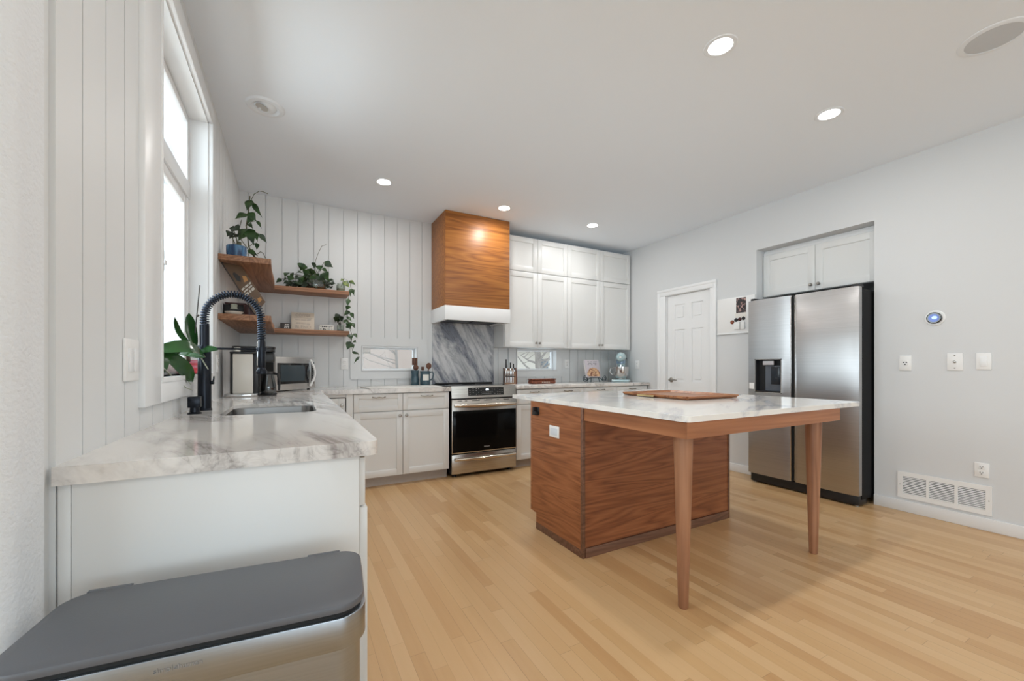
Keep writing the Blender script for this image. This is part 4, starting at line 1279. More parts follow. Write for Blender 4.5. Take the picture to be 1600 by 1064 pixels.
# marble backsplash slab and hood
m = MB(); m.box(1.398, 2.166, YB - 0.024, YB - 0.0045, 0.924, 1.625)
tag(m.build('backsplash_slab', M['marble_blue'], None, 0), 'blue grey marble slab on the wall between range and hood', 'backsplash')
t = thing('range_hood', (1.766, 4.26, 1.609), 'boxy teak range hood with a white band along its bottom', 'range hood')
hx0, hx1, hy = 1.391, 2.142, 4.016
m = MB(); m.box(hx0, hx1, hy, YB - 0.005, 1.758, CZ - 0.002, 0.002); m.build('wood_box', M['hoodwood'], t)
m = MB()
holed_b = [(hx0 - 0.006, hx1 + 0.006, hy - 0.006, hy + 0.03), (hx0 - 0.006, hx0 + 0.03, hy + 0.03, YB - 0.005), (hx1 - 0.03, hx1 + 0.006, hy + 0.03, YB - 0.005)]
for a, b, c, e in holed_b:
    m.box(a, b, c, e, 1.609, 1.758, 0.002)
m.build('white_band', M['trim'], t)
m = MB(); m.box(hx0 + 0.03, hx1 - 0.03, hy + 0.03, YB - 0.005, 1.628, 1.652); ins = m.build('liner', M['steel_plain'], t, 0)
for k in range(2):
    m = MB(); m.box(1.45 + k * 0.33, 1.75 + k * 0.33, hy + 0.09, YB - 0.09, 1.622, 1.630, 0.002); m.build('filter', M['black'], ins)

# ------------------------------------------------------------------ refrigerator
t = thing('refrigerator', (4.25, 1.96, 0), 'stainless side-by-side refrigerator with a water dispenser', 'refrigerator')
FX0 = 3.930
m = MB(); m.box(4.000, 4.86, 1.524, 2.400, 0.055, 1.745, 0.004); m.build('body', M['fridgeside'], t)
def fr_door(y0, y1, name, hole=None):
    mm = MB()
    # slightly bowed front, built as a profile in plan
    n = 10
    pl = []
    for k in range(n + 1):
        s = k / n
        e = 1 - (2 * s - 1) ** 4
        pl.append((FX0 + 0.014 * (1 - e), y1 - (y1 - y0) * s))
    pl = [(3.992, y1)] + pl + [(3.992, y0)]
    if not hole:
        mm.prism(pl[::-1], 0.092, 1.760, 0.002)
    else:
        hy0, hy1, hz0, hz1 = hole
        mm.prism(pl[::-1], 0.092, hz0); mm.prism(pl[::-1], hz1, 1.760)
        A = [(3.992, y1)] + [p for p in pl[1:-1] if p[1] > hy1] + [(FX0, hy1), (3.992, hy1)]
        B = [(3.992, hy0), (FX0, hy0)] + [p for p in pl[1:-1] if p[1] < hy0] + [(3.992, y0)]
        mm.prism(A[::-1], hz0, hz1); mm.prism(B[::-1], hz0, hz1)
    return mm.build(name, M['steel'], t, 30, 'yz')
HOLE = (2.100, 2.330, 0.880, 1.186)
fd = fr_door(2.018, 2.408, 'freezer_door', HOLE)
rd = fr_door(1.522, 1.984, 'refrigerator_door')
m = MB(); m.box(3.955, 3.995, 1.985, 2.017, 0.10, 1.755); m.build('handle_recess', M['blackgap'], t, 0)
for y, nm in ((2.0185, fd), (1.9835, rd)):
    m = MB(); m.box(FX0 + 0.006, FX0 + 0.020, y - 0.003, y + 0.003, 0.10, 1.752, 0.001); m.build('edge_trim', M['steel_plain'], nm)
# dispenser
m = MB()
a, b, c, e = HOLE
m.box(3.986, 3.992, a, b, c, e)
m.box(FX0 + 0.002, 3.990, a, a + 0.004, c, e); m.box(FX0 + 0.002, 3.990, b - 0.004, b, c, e)
m.box(FX0 + 0.002, 3.990, a, b, c, c + 0.012); m.box(FX0 + 0.002, 3.990, a, b, e - 0.004, e)
m.build('dispenser_niche', M['black'], fd, 0)
m = MB()
for s in ((a - 0.007, a, c - 0.007, e + 0.007), (b, b + 0.007, c - 0.007, e + 0.007), (a - 0.007, b + 0.007, c - 0.007, c), (a - 0.007, b + 0.007, e, e + 0.007)):
    m.box(FX0 - 0.004, FX0 + 0.006, s[0], s[1], s[2], s[3])
m.build('dispenser_bezel', M['steel_plain'], fd, 0)
m = MB(); m.box(FX0 - 0.001, FX0 + 0.012, 2.165, 2.262, e - 0.050, e - 0.012, 0.003); m.build('dispenser_control', mat('grey_control', (0.45, 0.44, 0.46), 0.4), fd)
m = MB(); m.box(FX0 + 0.030, FX0 + 0.056, 2.104, 2.255, c + 0.012, e - 0.055, 0.004); m.build('dispenser_tray_back', mat('slate_plastic', (0.10, 0.115, 0.14), 0.25), fd)
m = MB(); m.box(FX0 + 0.020, FX0 + 0.032, 2.120, 2.200, c + 0.075, e - 0.065, 0.006); m.build('dispenser_paddle', mat('dark_paddle', (0.018, 0.024, 0.032), 0.2), fd)
m = MB(); m.box(FX0 - 0.0008, FX0 + 0.004, 2.345, 2.392, 0.905, 0.965, 0.001); m.build('energy_sticker', M['white'], fd)
m = MB(); m.box(3.962, 4.1, 1.530, 2.395, 0.012, 0.088, 0.004); m.build('kick_grille', M['black'], t)
for y in (1.555, 2.370):
    m = MB(); m.lathe([(0, 0), (0.018, 0), (0.018, 0.008), (0.008, 0.010), (0.008, 0.015), (0, 0.015)], (3.99, y, 0), 14); m.build('foot', M['nickel'], t)
    m = MB(); m.lathe([(0, 0), (0.018, 0), (0.018, 0.008), (0.008, 0.010), (0.008, 0.056), (0, 0.056)], (4.78, y, 0), 14); m.build('foot', M['black'], t)
    m = MB(); m.box(3.95, 4.06, y - 0.02, y + 0.02, 1.7605, 1.782, 0.004); m.build('hinge_cover', M['black'], t)

# ------------------------------------------------------------------ island
t = thing('island', (2.2, 1.9, 0), 'walnut kitchen island with a marble top and two tapered legs', 'island')
ix0, ix1, iy0, iy1 = 1.490, 2.855, 1.887, 2.475
m = MB(); m.box(ix0 + 0.012, ix1 - 0.012, iy0 + 0.012, iy1 - 0.02, 0.10, 0.878); m.box(ix0 + 0.012, ix1 - 0.012, iy0 + 0.012, 2.398, 0.0, 0.10); m.build('carcass', M['islandwood'], t, 0)
m = MB(); m.prism([(iy0 + 0.022, 0.0), (2.402, 0.0), (2.402, 0.112), (iy1 - 0.022, 0.112), (iy1 - 0.022, 0.878), (iy0 + 0.022, 0.878)], ix0, ix0 + 0.0125, axis='x'); sd = m.build('side_panel', M['islandwood_y'], t, 0)
m = MB(); m.prism([(iy0 + 0.022, 0.0), (2.402, 0.0), (2.402, 0.112), (iy1 - 0.022, 0.112), (iy1 - 0.022, 0.878), (iy0 + 0.022, 0.878)], ix1 - 0.0125, ix1, axis='x'); m.build('side_panel', M['islandwood_y'], t, 0)
m = MB(); m.box(ix0 + 0.016, ix1 - 0.016, iy0 + 0.003, iy0 + 0.0125, 0.058, 0.878); m.build('knee_panel', M['islandwood'], t, 0)
for xa in (ix0 - 0.002, ix1 - 0.016):
    m = MB(); m.box(xa, xa + 0.018, iy0 - 0.002, iy0 + 0.021, 0.0, 0.878, 0.001); m.build('corner_trim', M['kickwood'], t)
m = MB(); m.box(ix0 - 0.001, ix0 + 0.012, iy1 - 0.021, iy1, 0.112, 0.878, 0.001); m.build('corner_trim', M['apronwood_y'], t)
m = MB(); m.box(ix0 + 0.018, ix1 - 0.018, iy0 - 0.006, iy0 + 0.004, 0.0, 0.056, 0.001); m.build('kick_strip', M['kickwood'], t)
m = MB(); m.box(ix0 - 0.003, ix0 + 0.002, iy0 + 0.021, 2.402, 0.0, 0.045, 0.001); m.build('kick_strip', M['kickwood'], t)
for k in range(3):   # doors on the range side
    w_ = (ix1 - ix0 - 0.004) / 3
    m = MB(); m.box(ix0 + 0.002 + k * w_ + 0.002, ix0 + 0.002 + (k + 1) * w_ - 0.002, iy1 - 0.018, iy1 + 0.002, 0.115, 0.872, 0.001); dd = m.build('door', M['islandwood'], t)
    m = MB(); m.tube([(ix0 + (k + 0.5) * w_ - 0.06, iy1 + 0.001, 0.80), (ix0 + (k + 0.5) * w_ - 0.06, iy1 + 0.028, 0.80), (ix0 + (k + 0.5) * w_ + 0.06, iy1 + 0.028, 0.80), (ix0 + (k + 0.5) * w_ + 0.06, iy1 + 0.001, 0.80)], 0.005, 8); m.build('handle', M['black'], dd)
# aprons
ax0, ax1, ay = 1.498, 2.832, 1.184
az0, az1 = 0.806, 0.8795
m = MB(); m.prism([(ax0 + 0.0004, ay), (ax1, ay), (ax1, ay + 0.022), (ax0 + 0.022, ay + 0.022)], az0, az1); m.build('apron', M['apronwood'], t, 0)
m = MB(); m.prism([(ax0, ay + 0.0004), (ax0 + 0.022, ay + 0.0225), (ax0 + 0.022, iy0 - 0.0025), (ax0, iy0 - 0.0025)], az0, az1); m.build('apron', M['apronwood_y'], t, 0)
m = MB(); m.box(ax1 - 0.022, ax1, ay + 0.0225, iy0 - 0.0025, az0, az1); m.build('apron', M['apronwood_y'], t, 0)
for lx, ly in ((1.602, 1.286), (2.757, 1.288)):
    m = MB(); m.lathe([(0, 0), (0.021, 0), (0.0225, 0.004), (0.026, 0.14), (0.036, 0.50), (0.0425, 0.76), (0.0425, 0.8785), (0, 0.8785)], (lx, ly, 0), 36); m.build('leg', M['legwood'], t)
    m = MB(); m.box(lx - 0.075, lx + 0.060, ly - 0.078, ly + 0.06, 0.850, 0.8790); m.build('leg_block', M['apronwood'], t)
top = rrect(1.484, 3.060, 1.168, 2.760, 0.030)
o = bevmod(plate(top, [], 0.880, 0.907).build('marble_top', M['marble_island'], t), 0.004)
# fittings on the end panel
m = MB(); m.box(ix0 - 0.005, ix0 + 0.0005, 2.124, 2.232, 0.664, 0.738, 0.002); pl_ = m.build('outlet_plate', M['white'], t)
m = MB(); m.box(ix0 - 0.007, ix0 - 0.004, 2.140, 2.216, 0.678, 0.724, 0.001); m.build('outlet_face', mat('pale_grey_plastic', (0.66, 0.70, 0.75), 0.35), pl_)
m = MB(); m.box(ix0 - 0.006, ix0 + 0.0005, 2.360, 2.398, 0.790, 0.842, 0.002)
m.prism([(2.392, 0.788), (2.412, 0.788), (2.404, 0.842), (2.386, 0.842)], ix0 - 0.030, ix0 - 0.004, 0.002, axis='x'); m.box(ix0 - 0.030, ix0 - 0.004, 2.366, 2.392, 0.788, 0.812, 0.002)
m.build('bottle_opener', M['black'], t)

# wooden tray on the island
t = thing('wooden_tray', (2.44, 2.02, 0.907), 'reddish wooden serving tray with raised rim on the island top', 'tray')
RT = Matrix.Translation((2.445, 2.010, 0.907)) @ Matrix.Rotation(R(-2), 4, 'Z')
w2, d2 = 0.245, 0.290
m = MB(); m.box(-w2 + 0.02, w2 - 0.02, -d2 + 0.02, d2 - 0.02, 0.0, 0.010, 0.002, xf=RT); m.build('base_board', M['traywood'], t)
m = MB()
prof = [(0.0, 0.0), (0.018, 0.022), (0.024, 0.022), (0.024, 0.012), (0.006, 0.0)]
def rim(mb, x0, y0, x1, y1):
    d = Vector((x1 - x0, y1 - y0, 0)); L = d.length; a = math.atan2(d.y, d.x)
    poly = [(0.0, 0.003), (0.0, 0.010), (-0.018, 0.024), (-0.030, 0.024), (-0.030, 0.016), (-0.012, 0.003)]
    mb.prism(poly, -0.018, L + 0.018, 0, axis='x', xf=RT @ Matrix.Translation((x0, y0, 0)) @ Matrix.Rotation(a, 4, 'Z'))
rim(m, -w2 + 0.02, -d2 + 0.02, w2 - 0.02, -d2 + 0.02); rim(m, w2 - 0.02, -d2 + 0.02, w2 - 0.02, d2 - 0.02)
rim(m, w2 - 0.02, d2 - 0.02, -w2 + 0.02, d2 - 0.02); rim(m, -w2 + 0.02, d2 - 0.02, -w2 + 0.02, -d2 + 0.02)
m.build('rim', M['traywood'], t)
m = MB(); m.box(-w2 - 0.012, -w2 - 0.006, -0.02, 0.14, 0.004, 0.016, 0.002, xf=RT); m.build('end_grip', M['brass'] if 'brass' in M else mat('brass_grip', (0.70, 0.55, 0.28), 0.3, 0.8), t)

# ------------------------------------------------------------------ trash can
t = thing('trash_can', (-0.130, 0.961, 0), 'rectangular stainless trash can with a flat charcoal lid', 'trash can')
cx0, cx1, cy0, cy1 = -0.130 - 0.268, -0.130 + 0.268, 0.961 - 0.126, 0.961 + 0.126
m = MB(); m.prism(rrect(cx0 + 0.010, cx1 - 0.010, cy0 + 0.010, cy1 - 0.006, 0.045, 8), 0.012, 0.596); m.build('can_body', M['steel_can'], t)
m = MB(); m.prism(rrect(cx0 + 0.014, cx1 - 0.014, cy0 + 0.014, cy1 - 0.010, 0.042, 8), 0.0, 0.014); m.build('base_ring', M['black'], t)
m = MB(); m.prism(rrect(cx0, cx1, cy0, cy1, 0.052, 8), 0.594, 0.653, 0.002); rimo = m.build('rim_band', M['steel_can'], t)
m = MB(); m.prism(rrect(cx0 + 0.007, cx1 - 0.007, cy0 + 0.007, cy1 - 0.004, 0.048, 8), 0.652, 0.661); m.build('lid_gap', M['blackgap'], t)
m = MB(); m.prism(rrect(cx0 + 0.003, cx1 - 0.003, cy0 + 0.003, cy1 - 0.002, 0.050, 8), 0.660, 0.675, 0.004); ld = m.build('lid', M['lid'], t)
for xx in (-0.335, 0.055):
    m = MB(); m.box(xx - 0.035, xx + 0.035, cy1 - 0.008, cy1 + 0.004, 0.662, 0.6755, 0.002); m.build('hinge_tab', M['lid'], ld)
text('lettering', 'simplehuman', 0.0125, (-0.150, cy0 - 0.0006, 0.634), (R(90), 0, 0), M['grey_ink'], rimo, 0.0003)
m = MB(); m.box(-0.215, -0.050, cy0 - 0.028, cy0 + 0.012, 0.006, 0.022, 0.005); m.build('foot_pedal', M['steel_can'], t)
t.rotation_euler = (0, 0, R(-5.7))

# ------------------------------------------------------------------ leaf tables (base, tip, width), metres
TALL = [((-0.253, 3.5, 2.314), (-0.191, 3.459, 2.201), 0.034), ((-0.261, 3.5, 2.332), (-0.288, 3.484, 2.244), 0.058), ((-0.289, 3.5, 2.226), (-0.358, 3.47, 2.166), 0.053), ((-0.281, 3.5, 2.237), (-0.23, 3.488, 2.177), 0.053), ((-0.228, 3.5, 2.188), (-0.198, 3.49, 2.132), 0.022), ((-0.257, 3.5, 2.203), (-0.281, 3.445, 2.138), 0.039), ((-0.285, 3.5, 2.154), (-0.245, 3.441, 2.105), 0.034), ((-0.285, 3.5, 2.111), (-0.342, 3.507, 2.023), 0.072), ((-0.277, 3.5, 2.122), (-0.242, 3.461, 1.992), 0.067), ((-0.245, 3.5, 2.103), (-0.221, 3.459, 2.023), 0.039), ((-0.212, 3.5, 2.094), (-0.167, 3.52, 2.038), 0.034), ((-0.228, 3.5, 2.024), (-0.227, 3.478, 1.965), 0.029), ((-0.285, 3.5, 1.963), (-0.22, 3.507, 1.93), 0.043), ((-0.297, 3.5, 2.119), (-0.315, 3.478, 2.062), 0.057)]
TALLSTEM = [(-0.277, 3.5, 1.921), (-0.277, 3.5, 1.988), (-0.285, 3.5, 2.073), (-0.293, 3.5, 2.139), (-0.281, 3.5, 2.217), (-0.277, 3.5, 2.29), (-0.271, 3.5, 2.359)]
TALLTEND = [(-0.263, 3.5, 2.329), (-0.245, 3.5, 2.378), (-0.212, 3.5, 2.407), (-0.187, 3.5, 2.407), (-0.158, 3.5, 2.398)]
TALLARCH = [(-0.224, 3.5, 1.944), (-0.204, 3.5, 1.964), (-0.187, 3.5, 1.952), (-0.174, 3.5, 1.919)]
TALLLOOP = [(-0.301, 3.5, 1.927), (-0.333, 3.5, 2.047), (-0.335, 3.5, 2.113), (-0.321, 3.5, 2.177)]
BLUE = [((-0.37, 3.3, 2.065), (-0.322, 3.288, 2.049), 0.053), ((-0.359, 3.3, 2.031), (-0.396, 3.259, 1.992), 0.049), ((-0.362, 3.3, 2.049), (-0.387, 3.288, 2.059), 0.04), ((-0.351, 3.3, 2.024), (-0.34, 3.302, 2.008), 0.04), ((-0.373, 3.3, 2.002), (-0.386, 3.281, 2.022), 0.04)]
MIDL = [((0.098, 4.38, 2.111), (0.07, 4.399, 2.042), 0.075), ((0.277, 4.38, 2.15), (0.356, 4.387, 2.102), 0.056), ((0.266, 4.38, 2.04), (0.316, 4.29, 1.937), 0.074), ((0.255, 4.38, 2.077), (0.31, 4.401, 2.055), 0.041), ((-0.088, 4.38, 1.945), (-0.134, 4.375, 1.9), 0.034), ((-0.033, 4.38, 2.01), (-0.062, 4.328, 1.951), 0.045), ((0.032, 4.38, 2.005), (0.091, 4.285, 1.998), 0.034), ((0.197, 4.38, 2.129), (0.188, 4.418, 2.083), 0.053), ((0.229, 4.38, 2.109), (0.238, 4.356, 2.046), 0.053), ((0.134, 4.38, 2.051), (0.104, 4.395, 1.993), 0.064), ((0.16, 4.38, 2.072), (0.167, 4.421, 2.005), 0.076), ((0.186, 4.38, 2.022), (0.219, 4.394, 1.97), 0.064), ((0.114, 4.38, 2.014), (0.136, 4.427, 1.944), 0.075), ((0.155, 4.38, 1.996), (0.185, 4.343, 1.922), 0.07), ((-0.018, 4.38, 2.0), (0.007, 4.408, 1.974), 0.051), ((-0.003, 4.38, 1.979), (-0.033, 4.351, 1.919), 0.051), ((-0.048, 4.38, 1.951), (-0.079, 4.43, 1.923), 0.04), ((0.052, 4.38, 1.985), (0.027, 4.421, 1.944), 0.052), ((0.067, 4.38, 1.975), (0.081, 4.296, 1.909), 0.052), ((0.229, 4.38, 2.003), (0.251, 4.302, 1.933), 0.047), ((0.093, 4.38, 1.966), (0.056, 4.315, 1.904), 0.052), ((0.134, 4.38, 1.97), (0.115, 4.434, 1.926), 0.058)]
MIDTEND = [(0.197, 4.38, 2.094), (0.2, 4.38, 2.152), (0.223, 4.38, 2.226), (0.255, 4.38, 2.3), (0.293, 4.38, 2.318)]
TRAIL = [((0.5, 4.36, 1.979), (0.562, 4.335, 1.935), 0.036), ((0.446, 4.36, 1.969), (0.503, 4.35, 1.91), 0.063), ((0.446, 4.36, 1.991), (0.417, 4.324, 1.964), 0.027), ((0.525, 4.36, 1.905), (0.51, 4.341, 1.816), 0.036), ((0.53, 4.36, 1.896), (0.547, 4.331, 1.825), 0.036), ((0.492, 4.36, 1.798), (0.48, 4.328, 1.72), 0.041), ((0.5, 4.36, 1.726), (0.473, 4.347, 1.678), 0.045), ((0.504, 4.36, 1.672), (0.448, 4.347, 1.622), 0.045), ((0.513, 4.36, 1.659), (0.544, 4.372, 1.599), 0.036), ((0.446, 4.36, 1.579), (0.499, 4.355, 1.545), 0.045), ((0.475, 4.36, 1.616), (0.523, 4.374, 1.571), 0.032), ((0.479, 4.36, 1.535), (0.518, 4.369, 1.493), 0.05), ((0.521, 4.36, 1.555), (0.549, 4.379, 1.504), 0.041), ((0.5, 4.36, 1.446), (0.52, 4.354, 1.388), 0.054), ((0.542, 4.36, 1.452), (0.575, 4.313, 1.405), 0.032), ((0.513, 4.36, 1.37), (0.477, 4.369, 1.285), 0.063), ((0.521, 4.36, 1.347), (0.542, 4.377, 1.303), 0.036), ((0.542, 4.36, 1.379), (0.564, 4.372, 1.363), 0.027), ((0.525, 4.36, 1.266), (0.596, 4.346, 1.244), 0.023), ((0.594, 4.36, 1.221), (0.542, 4.357, 1.152), 0.023), ((0.509, 4.36, 1.564), (0.474, 4.317, 1.504), 0.05)]
TRAILSTEM = [(0.434, 4.33, 1.949), (0.451, 4.33, 1.991), (0.505, 4.33, 1.965), (0.518, 4.33, 1.894), (0.484, 4.33, 1.775), (0.48, 4.33, 1.658), (0.497, 4.33, 1.524), (0.526, 4.33, 1.436), (0.518, 4.33, 1.346), (0.53, 4.33, 1.274), (0.577, 4.33, 1.266), (0.592, 4.33, 1.221)]
LOW = [((0.414, 4.38, 1.642), (0.369, 4.38, 1.585), 0.054), ((0.414, 4.38, 1.633), (0.396, 4.364, 1.55), 0.063), ((0.423, 4.38, 1.624), (0.436, 4.347, 1.559), 0.045), ((0.398, 4.38, 1.623), (0.369, 4.334, 1.554), 0.054), ((0.406, 4.38, 1.56), (0.423, 4.381, 1.516), 0.027)]

# ------------------------------------------------------------------ open shelves in the corner
def corner_shelf(z0, z1, label):
    t = thing('corner_shelf', (XL, YB - 0.005, z0), label, 'shelf', 'wooden corner shelves')
    m = MB(); m.box(XL + 0.004, -0.250, 3.240, YB - 0.006, z0, z1, 0.003); m.build('inner_board', M['shelfwood_y'], t)
    m = MB(); m.prism([(-0.2495, 3.241), (-0.128, 3.243), (-0.137, 3.6), (-0.133, 3.95), (-0.140, 4.262), (-0.140, YB - 0.006), (-0.2495, YB - 0.006)], z0, z1, 0.003); m.build('outer_board', M['shelfwood_y'], t)
    m = MB(); m.prism([(-0.1395, 4.262), (0.15, 4.255), (0.492, 4.262), (0.492, YB - 0.006), (-0.1395, YB - 0.006)], z0, z1, 0.003); m.build('side_board', M['shelfwood'], t)
    return t
SU0, SU1, SL0, SL1 = 1.822, 1.860, 1.430, 1.470
corner_shelf(SU0, SU1, 'upper live-edge wooden corner shelf carrying potted plants')
corner_shelf(SL0, SL1, 'lower live-edge wooden corner shelf carrying the coffee sign')

# --- on the upper shelf
def foliage(leaves, mt, parent, name='foliage', shape='heart', droop=0.12, fold=0.22, grow=1.15):
    m = MB()
    for b, tp, w in leaves:
        L = (Vector(tp) - Vector(b)).length
        m.leaf(b, tp, w * grow, shape, random.uniform(0.4, 1.3) * droop, fold, Vector((random.uniform(-0.6, 0.2), -0.9, random.uniform(0.2, 0.8))))
    return m.build(name, mt, parent, 60)

t = thing('potted_philodendron', (-0.335, 3.34, SU1), 'small dark leafy plant in a blue patterned pot on the upper shelf', 'plant')
m = MB(); m.lathe([(0, 0), (0.052, 0), (0.057, 0.006), (0.060, 0.04), (0.060, 0.078), (0.055, 0.083), (0.051, 0.078), (0.050, 0.066), (0, 0.066)], (-0.335, 3.34, SU1), 32); m.build('pot', M['bluepot'], t)
m = MB(); m.lathe([(0, 0.064), (0.0495, 0.064), (0.03, 0.072), (0, 0.074)], (-0.335, 3.34, SU1), 20); m.build('soil', M['soil'], t)
off = Vector((0.012, 0.04, 0.0))
foliage([(Vector(b) + off, Vector(e) + off, w) for b, e, w in BLUE], M['leaf_dark'], t, grow=1.7)
m = MB()
for b, e, w in BLUE:
    m.tube([(-0.335 + random.uniform(-0.02, 0.02), 3.34, SU1 + 0.07), Vector(b) + off], 0.0028, 6)
m.tube([(-0.325, 3.34, SU1 + 0.065), (-0.320, 3.34, SU1 + 0.115)], [0.018, 0.014], 10)
m.build('stems', M['stem'], t)

t = thing('climbing_pothos', (-0.225, 3.52, SU1), 'tall climbing pothos with drooping leaves on the upper shelf, touching the ceiling', 'plant')
px_, py_ = -0.222, 3.50
m = MB(); m.lathe([(0, 0), (0.034, 0), (0.038, 0.005), (0.040, 0.04), (0.036, 0.062), (0.034, 0.06), (0.034, 0.006), (0, 0.006)], (px_, py_ + 0.03, SU1), 28); m.build('pot', M['jarglass'], t)
m = MB(); m.lathe([(0, 0.008), (0.030, 0.008), (0.032, 0.03), (0.018, 0.040), (0, 0.042)], (px_, py_ + 0.03, SU1), 20); m.build('soil', M['soil'], t)
foliage(TALL, M['leaf'], t)
m = MB()
m.tube([(px_, py_ + 0.03, SU1 + 0.03)] + TALLSTEM[1:], [0.006] + [0.0045] * (len(TALLSTEM) - 1), 8)
m.tube(TALLTEND, 0.0022, 6); m.tube(TALLARCH, 0.0025, 6)
m.tube([(px_, py_ + 0.03, SU1 + 0.03)] + TALLLOOP[1:], 0.0028, 6)
for b, e, w in TALL:
    bb = Vector(b)
    k = min(range(len(TALLSTEM)), key=lambda i: abs(TALLSTEM[i][2] - bb.z + 0.03))
    m.tube([TALLSTEM[k], (Vector(TALLSTEM[k]) + bb) / 2 + Vector((0, 0, 0.01)), bb], 0.0022, 6)
m.build('stems', M['stem'], t)

t = thing('bushy_pothos', (0.12, 4.38, SU1), 'wide bushy pothos in a glass bowl on the upper shelf, one long tendril up', 'plant')
m = MB(); m.lathe([(0, 0), (0.07, 0), (0.10, 0.02), (0.108, 0.05), (0.10, 0.085), (0.096, 0.085), (0.104, 0.05), (0.096, 0.022), (0.068, 0.005), (0, 0.005)], (0.20, 4.375, SU1), 36, sy=0.95); m.build('bowl', M['jarglass'], t)
m = MB(); m.lathe([(0, 0.006), (0.066, 0.006), (0.094, 0.024), (0.100, 0.05), (0.05, 0.062), (0, 0.065)], (0.20, 4.375, SU1), 28, sy=0.93); m.build('soil', M['soil'], t)
extra = []
rnd = random.Random(4)
for k in range(62):
    bx_ = rnd.uniform(-0.04, 0.33); bz_ = SU1 + rnd.uniform(0.02, 0.13) * (1.0 if bx_ > 0.1 else 0.55)
    b = (bx_, 4.375 + rnd.uniform(-0.08, 0.06), bz_)
    a = rnd.uniform(0, 2 * PI)
    e = (b[0] + 0.055 * math.cos(a), min(4.47, b[1] - 0.02 + 0.02 * math.sin(a)), max(SU1 + 0.028, b[2] - rnd.uniform(-0.01, 0.055)))
    extra.append((b, e, rnd.uniform(0.038, 0.062)))
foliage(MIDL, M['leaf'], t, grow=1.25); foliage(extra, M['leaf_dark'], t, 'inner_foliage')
m = MB()
for b, e, w in MIDL + extra:
    bb = Vector(b)
    m.tube([(0.20 + random.uniform(-0.05, 0.05) if bb.x > 0.08 else 0.12, 4.375, SU1 + 0.055), (bb + Vector((0.18, 4.375, SU1 + 0.07))) / 2 + Vector((0, 0, 0.02)), bb], 0.0018, 5)
m.tube([(0.20, 4.375, SU1 + 0.06)] + MIDTEND, 0.0020, 6)
m.build('stems', M['stem'], t)

t = thing('trailing_pothos', (0.435, 4.36, SU1), 'pothos in a glass jar at the shelf end, its vine trailing down past both shelves', 'plant')
m = MB(); m.lathe([(0, 0), (0.036, 0), (0.042, 0.006), (0.043, 0.06), (0.034, 0.078), (0.034, 0.088), (0.031, 0.088), (0.031, 0.078), (0.040, 0.058), (0.039, 0.008), (0, 0.006)], (0.425, 4.37, SU1), 28); m.build('jar', M['jarglass'], t)
m = MB(); m.lathe([(0, 0.007), (0.036, 0.007), (0.037, 0.035), (0, 0.037)], (0.425, 4.37, SU1), 24); m.build('pebbles', mat('mossy_pebbles', (0.20, 0.19, 0.08), 0.8, var=0.4, bscale=120), t)
FRONT = 4.235
def fwd(p, k):
    p = Vector(p)
    if p.z < SU1 + 0.02 and p.x > 0.40:
        p.y = FRONT + k
        # keep the same sight line when the vine hangs in front of the shelf edge
        p = Vector((p.x * p.y / k_y, p.y, 1.12 + (p.z - 1.12) * p.y / k_y)) if (k_y := 4.33) else p
    return p
tr = [(fwd(b, 0.0), fwd(e, -0.02), w) for b, e, w in TRAIL]
foliage(tr[:3], M['leaf_yellow'], t, 'pale_leaves'); foliage(tr[3:], M['leaf'], t)
stem = [(0.425, 4.37, SU1 + 0.05)] + [fwd(p, 0.01) for p in TRAILSTEM[1:]]
m = MB(); m.tube(stem, 0.0022, 6)
for b, e, w in tr:
    k = min(range(len(stem)), key=lambda i: (Vector(stem[i]) - b).length)
    m.tube([stem[k], b], 0.0016, 5)
m.build('vine', M['stem'], t)

# --- on the lower shelf
t = thing('leafy_cutting', (0.435, 4.40, SL1), 'small dark leafy cutting in a glass jar at the end of the lower shelf', 'plant')
m = MB(); m.lathe([(0, 0), (0.030, 0), (0.034, 0.005), (0.034, 0.066), (0.031, 0.066), (0.031, 0.007), (0, 0.006)], (0.425, 4.40, SL1), 24); m.build('jar', M['jarglass'], t)
m = MB(); m.lathe([(0, 0.007), (0.029, 0.007), (0.029, 0.022), (0, 0.024)], (0.425, 4.40, SL1), 20); m.build('soil', M['soil'], t)
foliage(LOW, M['leaf_dark'], t)
m = MB()
for b, e, w in LOW:
    m.tube([(0.425, 4.40, SL1 + 0.02), b], 0.002, 5)
m.build('stems', M['stem'], t)

TILT = R(-9)
def sign(name, xa, xb, y, h, label, mt, tilt=TILT):
    t = thing(name, ((xa + xb) / 2, y, SL1), label, 'sign')
    m = MB(); m.box(-(xb - xa) / 2, (xb - xa) / 2, 0, 0.016, 0, h, 0.002)
    o = m.build('sign_board', mt, None)
    o.parent = t; o.rotation_euler = (tilt, 0, 0)
    return t, o
t, sb = sign('coffee_sign', -0.008, 0.190, 4.385, 0.175, 'square pale coffee sign leaning on the shiplap on the lower shelf', M['signwood'])
def on_sign(parent, name, body, size, z, mt, sx=1.0):
    o = text(name, body, size, (0, 0, 0), (R(90), 0, 0), mt, parent, 0.0006, 'CENTER', sx)
    o.location = (0, -0.0006, z)
    return o
on_sign(sb, 'lettering', 'COFFEE', 0.036, 0.146, M['sign_ink'], 1.05)
m = MB(); m.box(-0.078, 0.078, -0.0009, 0.0005, 0.119, 0.1215); o = m.build('sign_rule', M['sign_ink'], None); o.parent = sb
